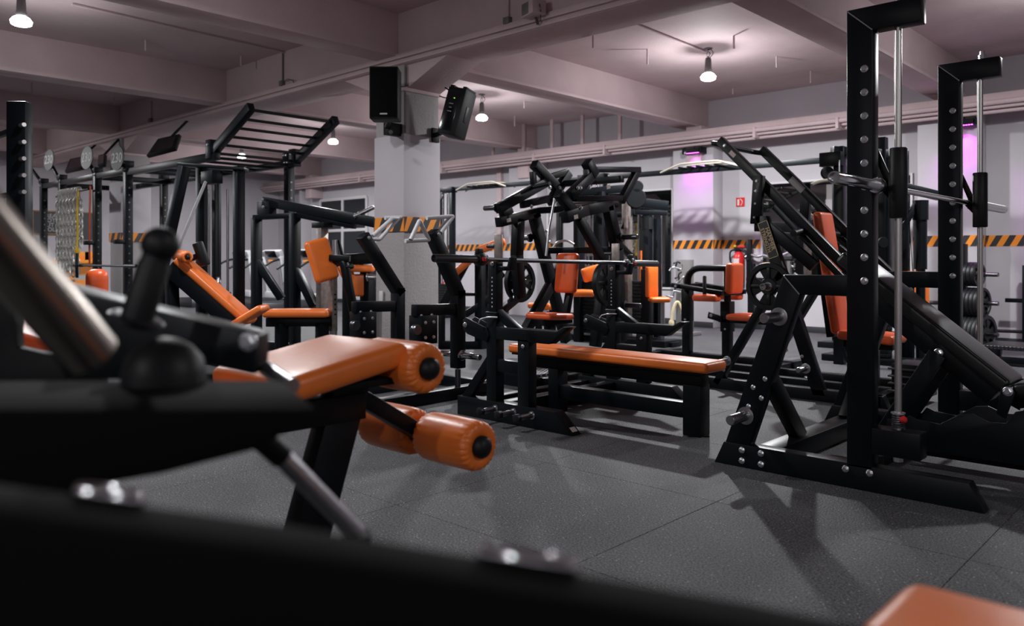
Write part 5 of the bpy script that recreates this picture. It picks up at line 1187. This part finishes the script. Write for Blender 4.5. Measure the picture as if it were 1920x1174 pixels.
ob_ = T('gym_ball_pad', 'rounded orange pad top behind the lever beam at left', 'pad', PD(182,535,5.2)); q = PD(182,536,5.2); ob_.pad('pad', q, V(0,0,1), -FW+RT*.3, (.22,.13,.12), 'red_orange_vinyl', .05); ob_.box('post', q.x-.03,q.x+.03,q.y-.03,q.y+.03,0,q.z-.08)
# orange pad under the chrome sleeve
lp = T('low_bench', 'low orange bench pad glimpsed under the chrome sleeve at left', 'bench', PD(70,650,2.9)); a = PD(20,622,2.9); b = PD(150,665,2.6); lp.pad('pad', (a+b)/2 + FW*.15, b-a, V(0,0,1), ((b-a).length+.1,.34,.06), 'red_orange_vinyl', .025); c = (a+b)/2 + FW*.15; lp.box('leg', c.x-.04,c.x+.04,c.y-.04,c.y+.04,0,c.z-.03); lp.box('base_foot', c.x-.2,c.x+.2,c.y-.2,c.y+.2,0,.04)
# ================================================================== CARDIO MACHINES at the far left back
def treadmill(u, v, d, label):
    p = PY(u, v, d); t_ = T('treadmill', label, 'treadmill', (p.x,p.y,0), 'treadmills by the far windows')
    x, y = p.x, p.y
    t_.box('deck', x-.38,x+.38,y-1.5,y+.1,.0,.20,'dark_steel',.02); t_.box('belt', x-.27,x+.27,y-1.48,y-.05,.20,.206,'black_rubber',0)
    for s in (-1,1):
        t_.beam('side_post', (x+s*.38,y,.15), (x+s*.36,y-.12,1.12), .08, .10, 'silver_paint', up=(0,1,0)); t_.tube('handrail', [(x+s*.36,y-.1,1.08),(x+s*.37,y-.35,1.02),(x+s*.38,y-.62,.86)], .025, 'black_rubber', .1)
    t_.beam('console', (x-.36,y-.10,1.16), (x+.36,y-.10,1.16), .10, .22, 'silver_paint', up=(0,-.4,1)); t_.beam('display', (x-.22,y-.165,1.18), (x+.22,y-.165,1.18), .01, .16, 'screen_dark', up=(0,-.4,1)); t_.box('motor_cover', x-.36,x+.36,y-.12,y+.22,.1,.34,'silver_paint',.03)
    t_.beam('orange_trim', (x-.1,y-.165,1.02), (x+.1,y-.165,1.02), .012, .06, 'orange_paint')
treadmill(462,470,9.5,'treadmill right of the cable tower weight stack'); treadmill(520,470,9.5,'treadmill seen between the two frame posts below the lever arms'); treadmill(586,468,9.5,'treadmill just behind the orange head pad')
am2 = T('adduction_machine', 'black seat machine with orange pads right of the head pad before the pillar', 'gym machine', (PD(665,560,10).x, PD(665,560,10).y, 0)); m0 = lambda u, v, d=10.0: PD(u, v, d)
am2.pad('back_pad', m0(668,535), V(0,0,1), -FW, (.28,.24,.08), 'orange_vinyl', .03); am2.pad('seat', m0(680,504), RT, V(0,0,1), (.32,.30,.08), 'orange_vinyl', .03); am2.pad('side_pad', m0(648,508), V(0,0,1)-RT*.5, -FW, (.2,.16,.08), 'orange_vinyl', .03); am2.pad('head_rest', m0(674,490), V(0,0,1), RT-FW, (.16,.1,.06), 'orange_vinyl', .02)
g = m0(690,505); am2.box('frame_post', g.x-.09,g.x+.09,g.y-.06,g.y+.06,0,g.z+.05); am2.beam('top_bar', m0(624,489), m0(700,484), .10, .14); am2.lathe('shift_knob', m0(650,500,9.7), -FW, [(0,0),(0,.03),(.03,.045),(.06,.03),(.07,0)], 'black_rubber', 14); am2.box('base', g.x-.5,g.x+.3,g.y-.3,g.y+.3,0,.08); am2.peg(m0(688,520,9.8), RT, .2, .03); am2.cyl('upright_tube', m0(644,488), m0(635,450), .02, 'black_coat'); g = m0(652,540); am2.box('frame_post', g.x-.05,g.x+.05,g.y-.05,g.y+.05,0,m0(652,489).z)
st2 = m0(625,485); am2.cyl('chrome_column', (st2.x,st2.y,0), m0(625,450), .05, 'steel'); am2.cyl('frame_foot', (st2.x,st2.y,0.0), (st2.x,st2.y,.06), .12, 'black_coat')
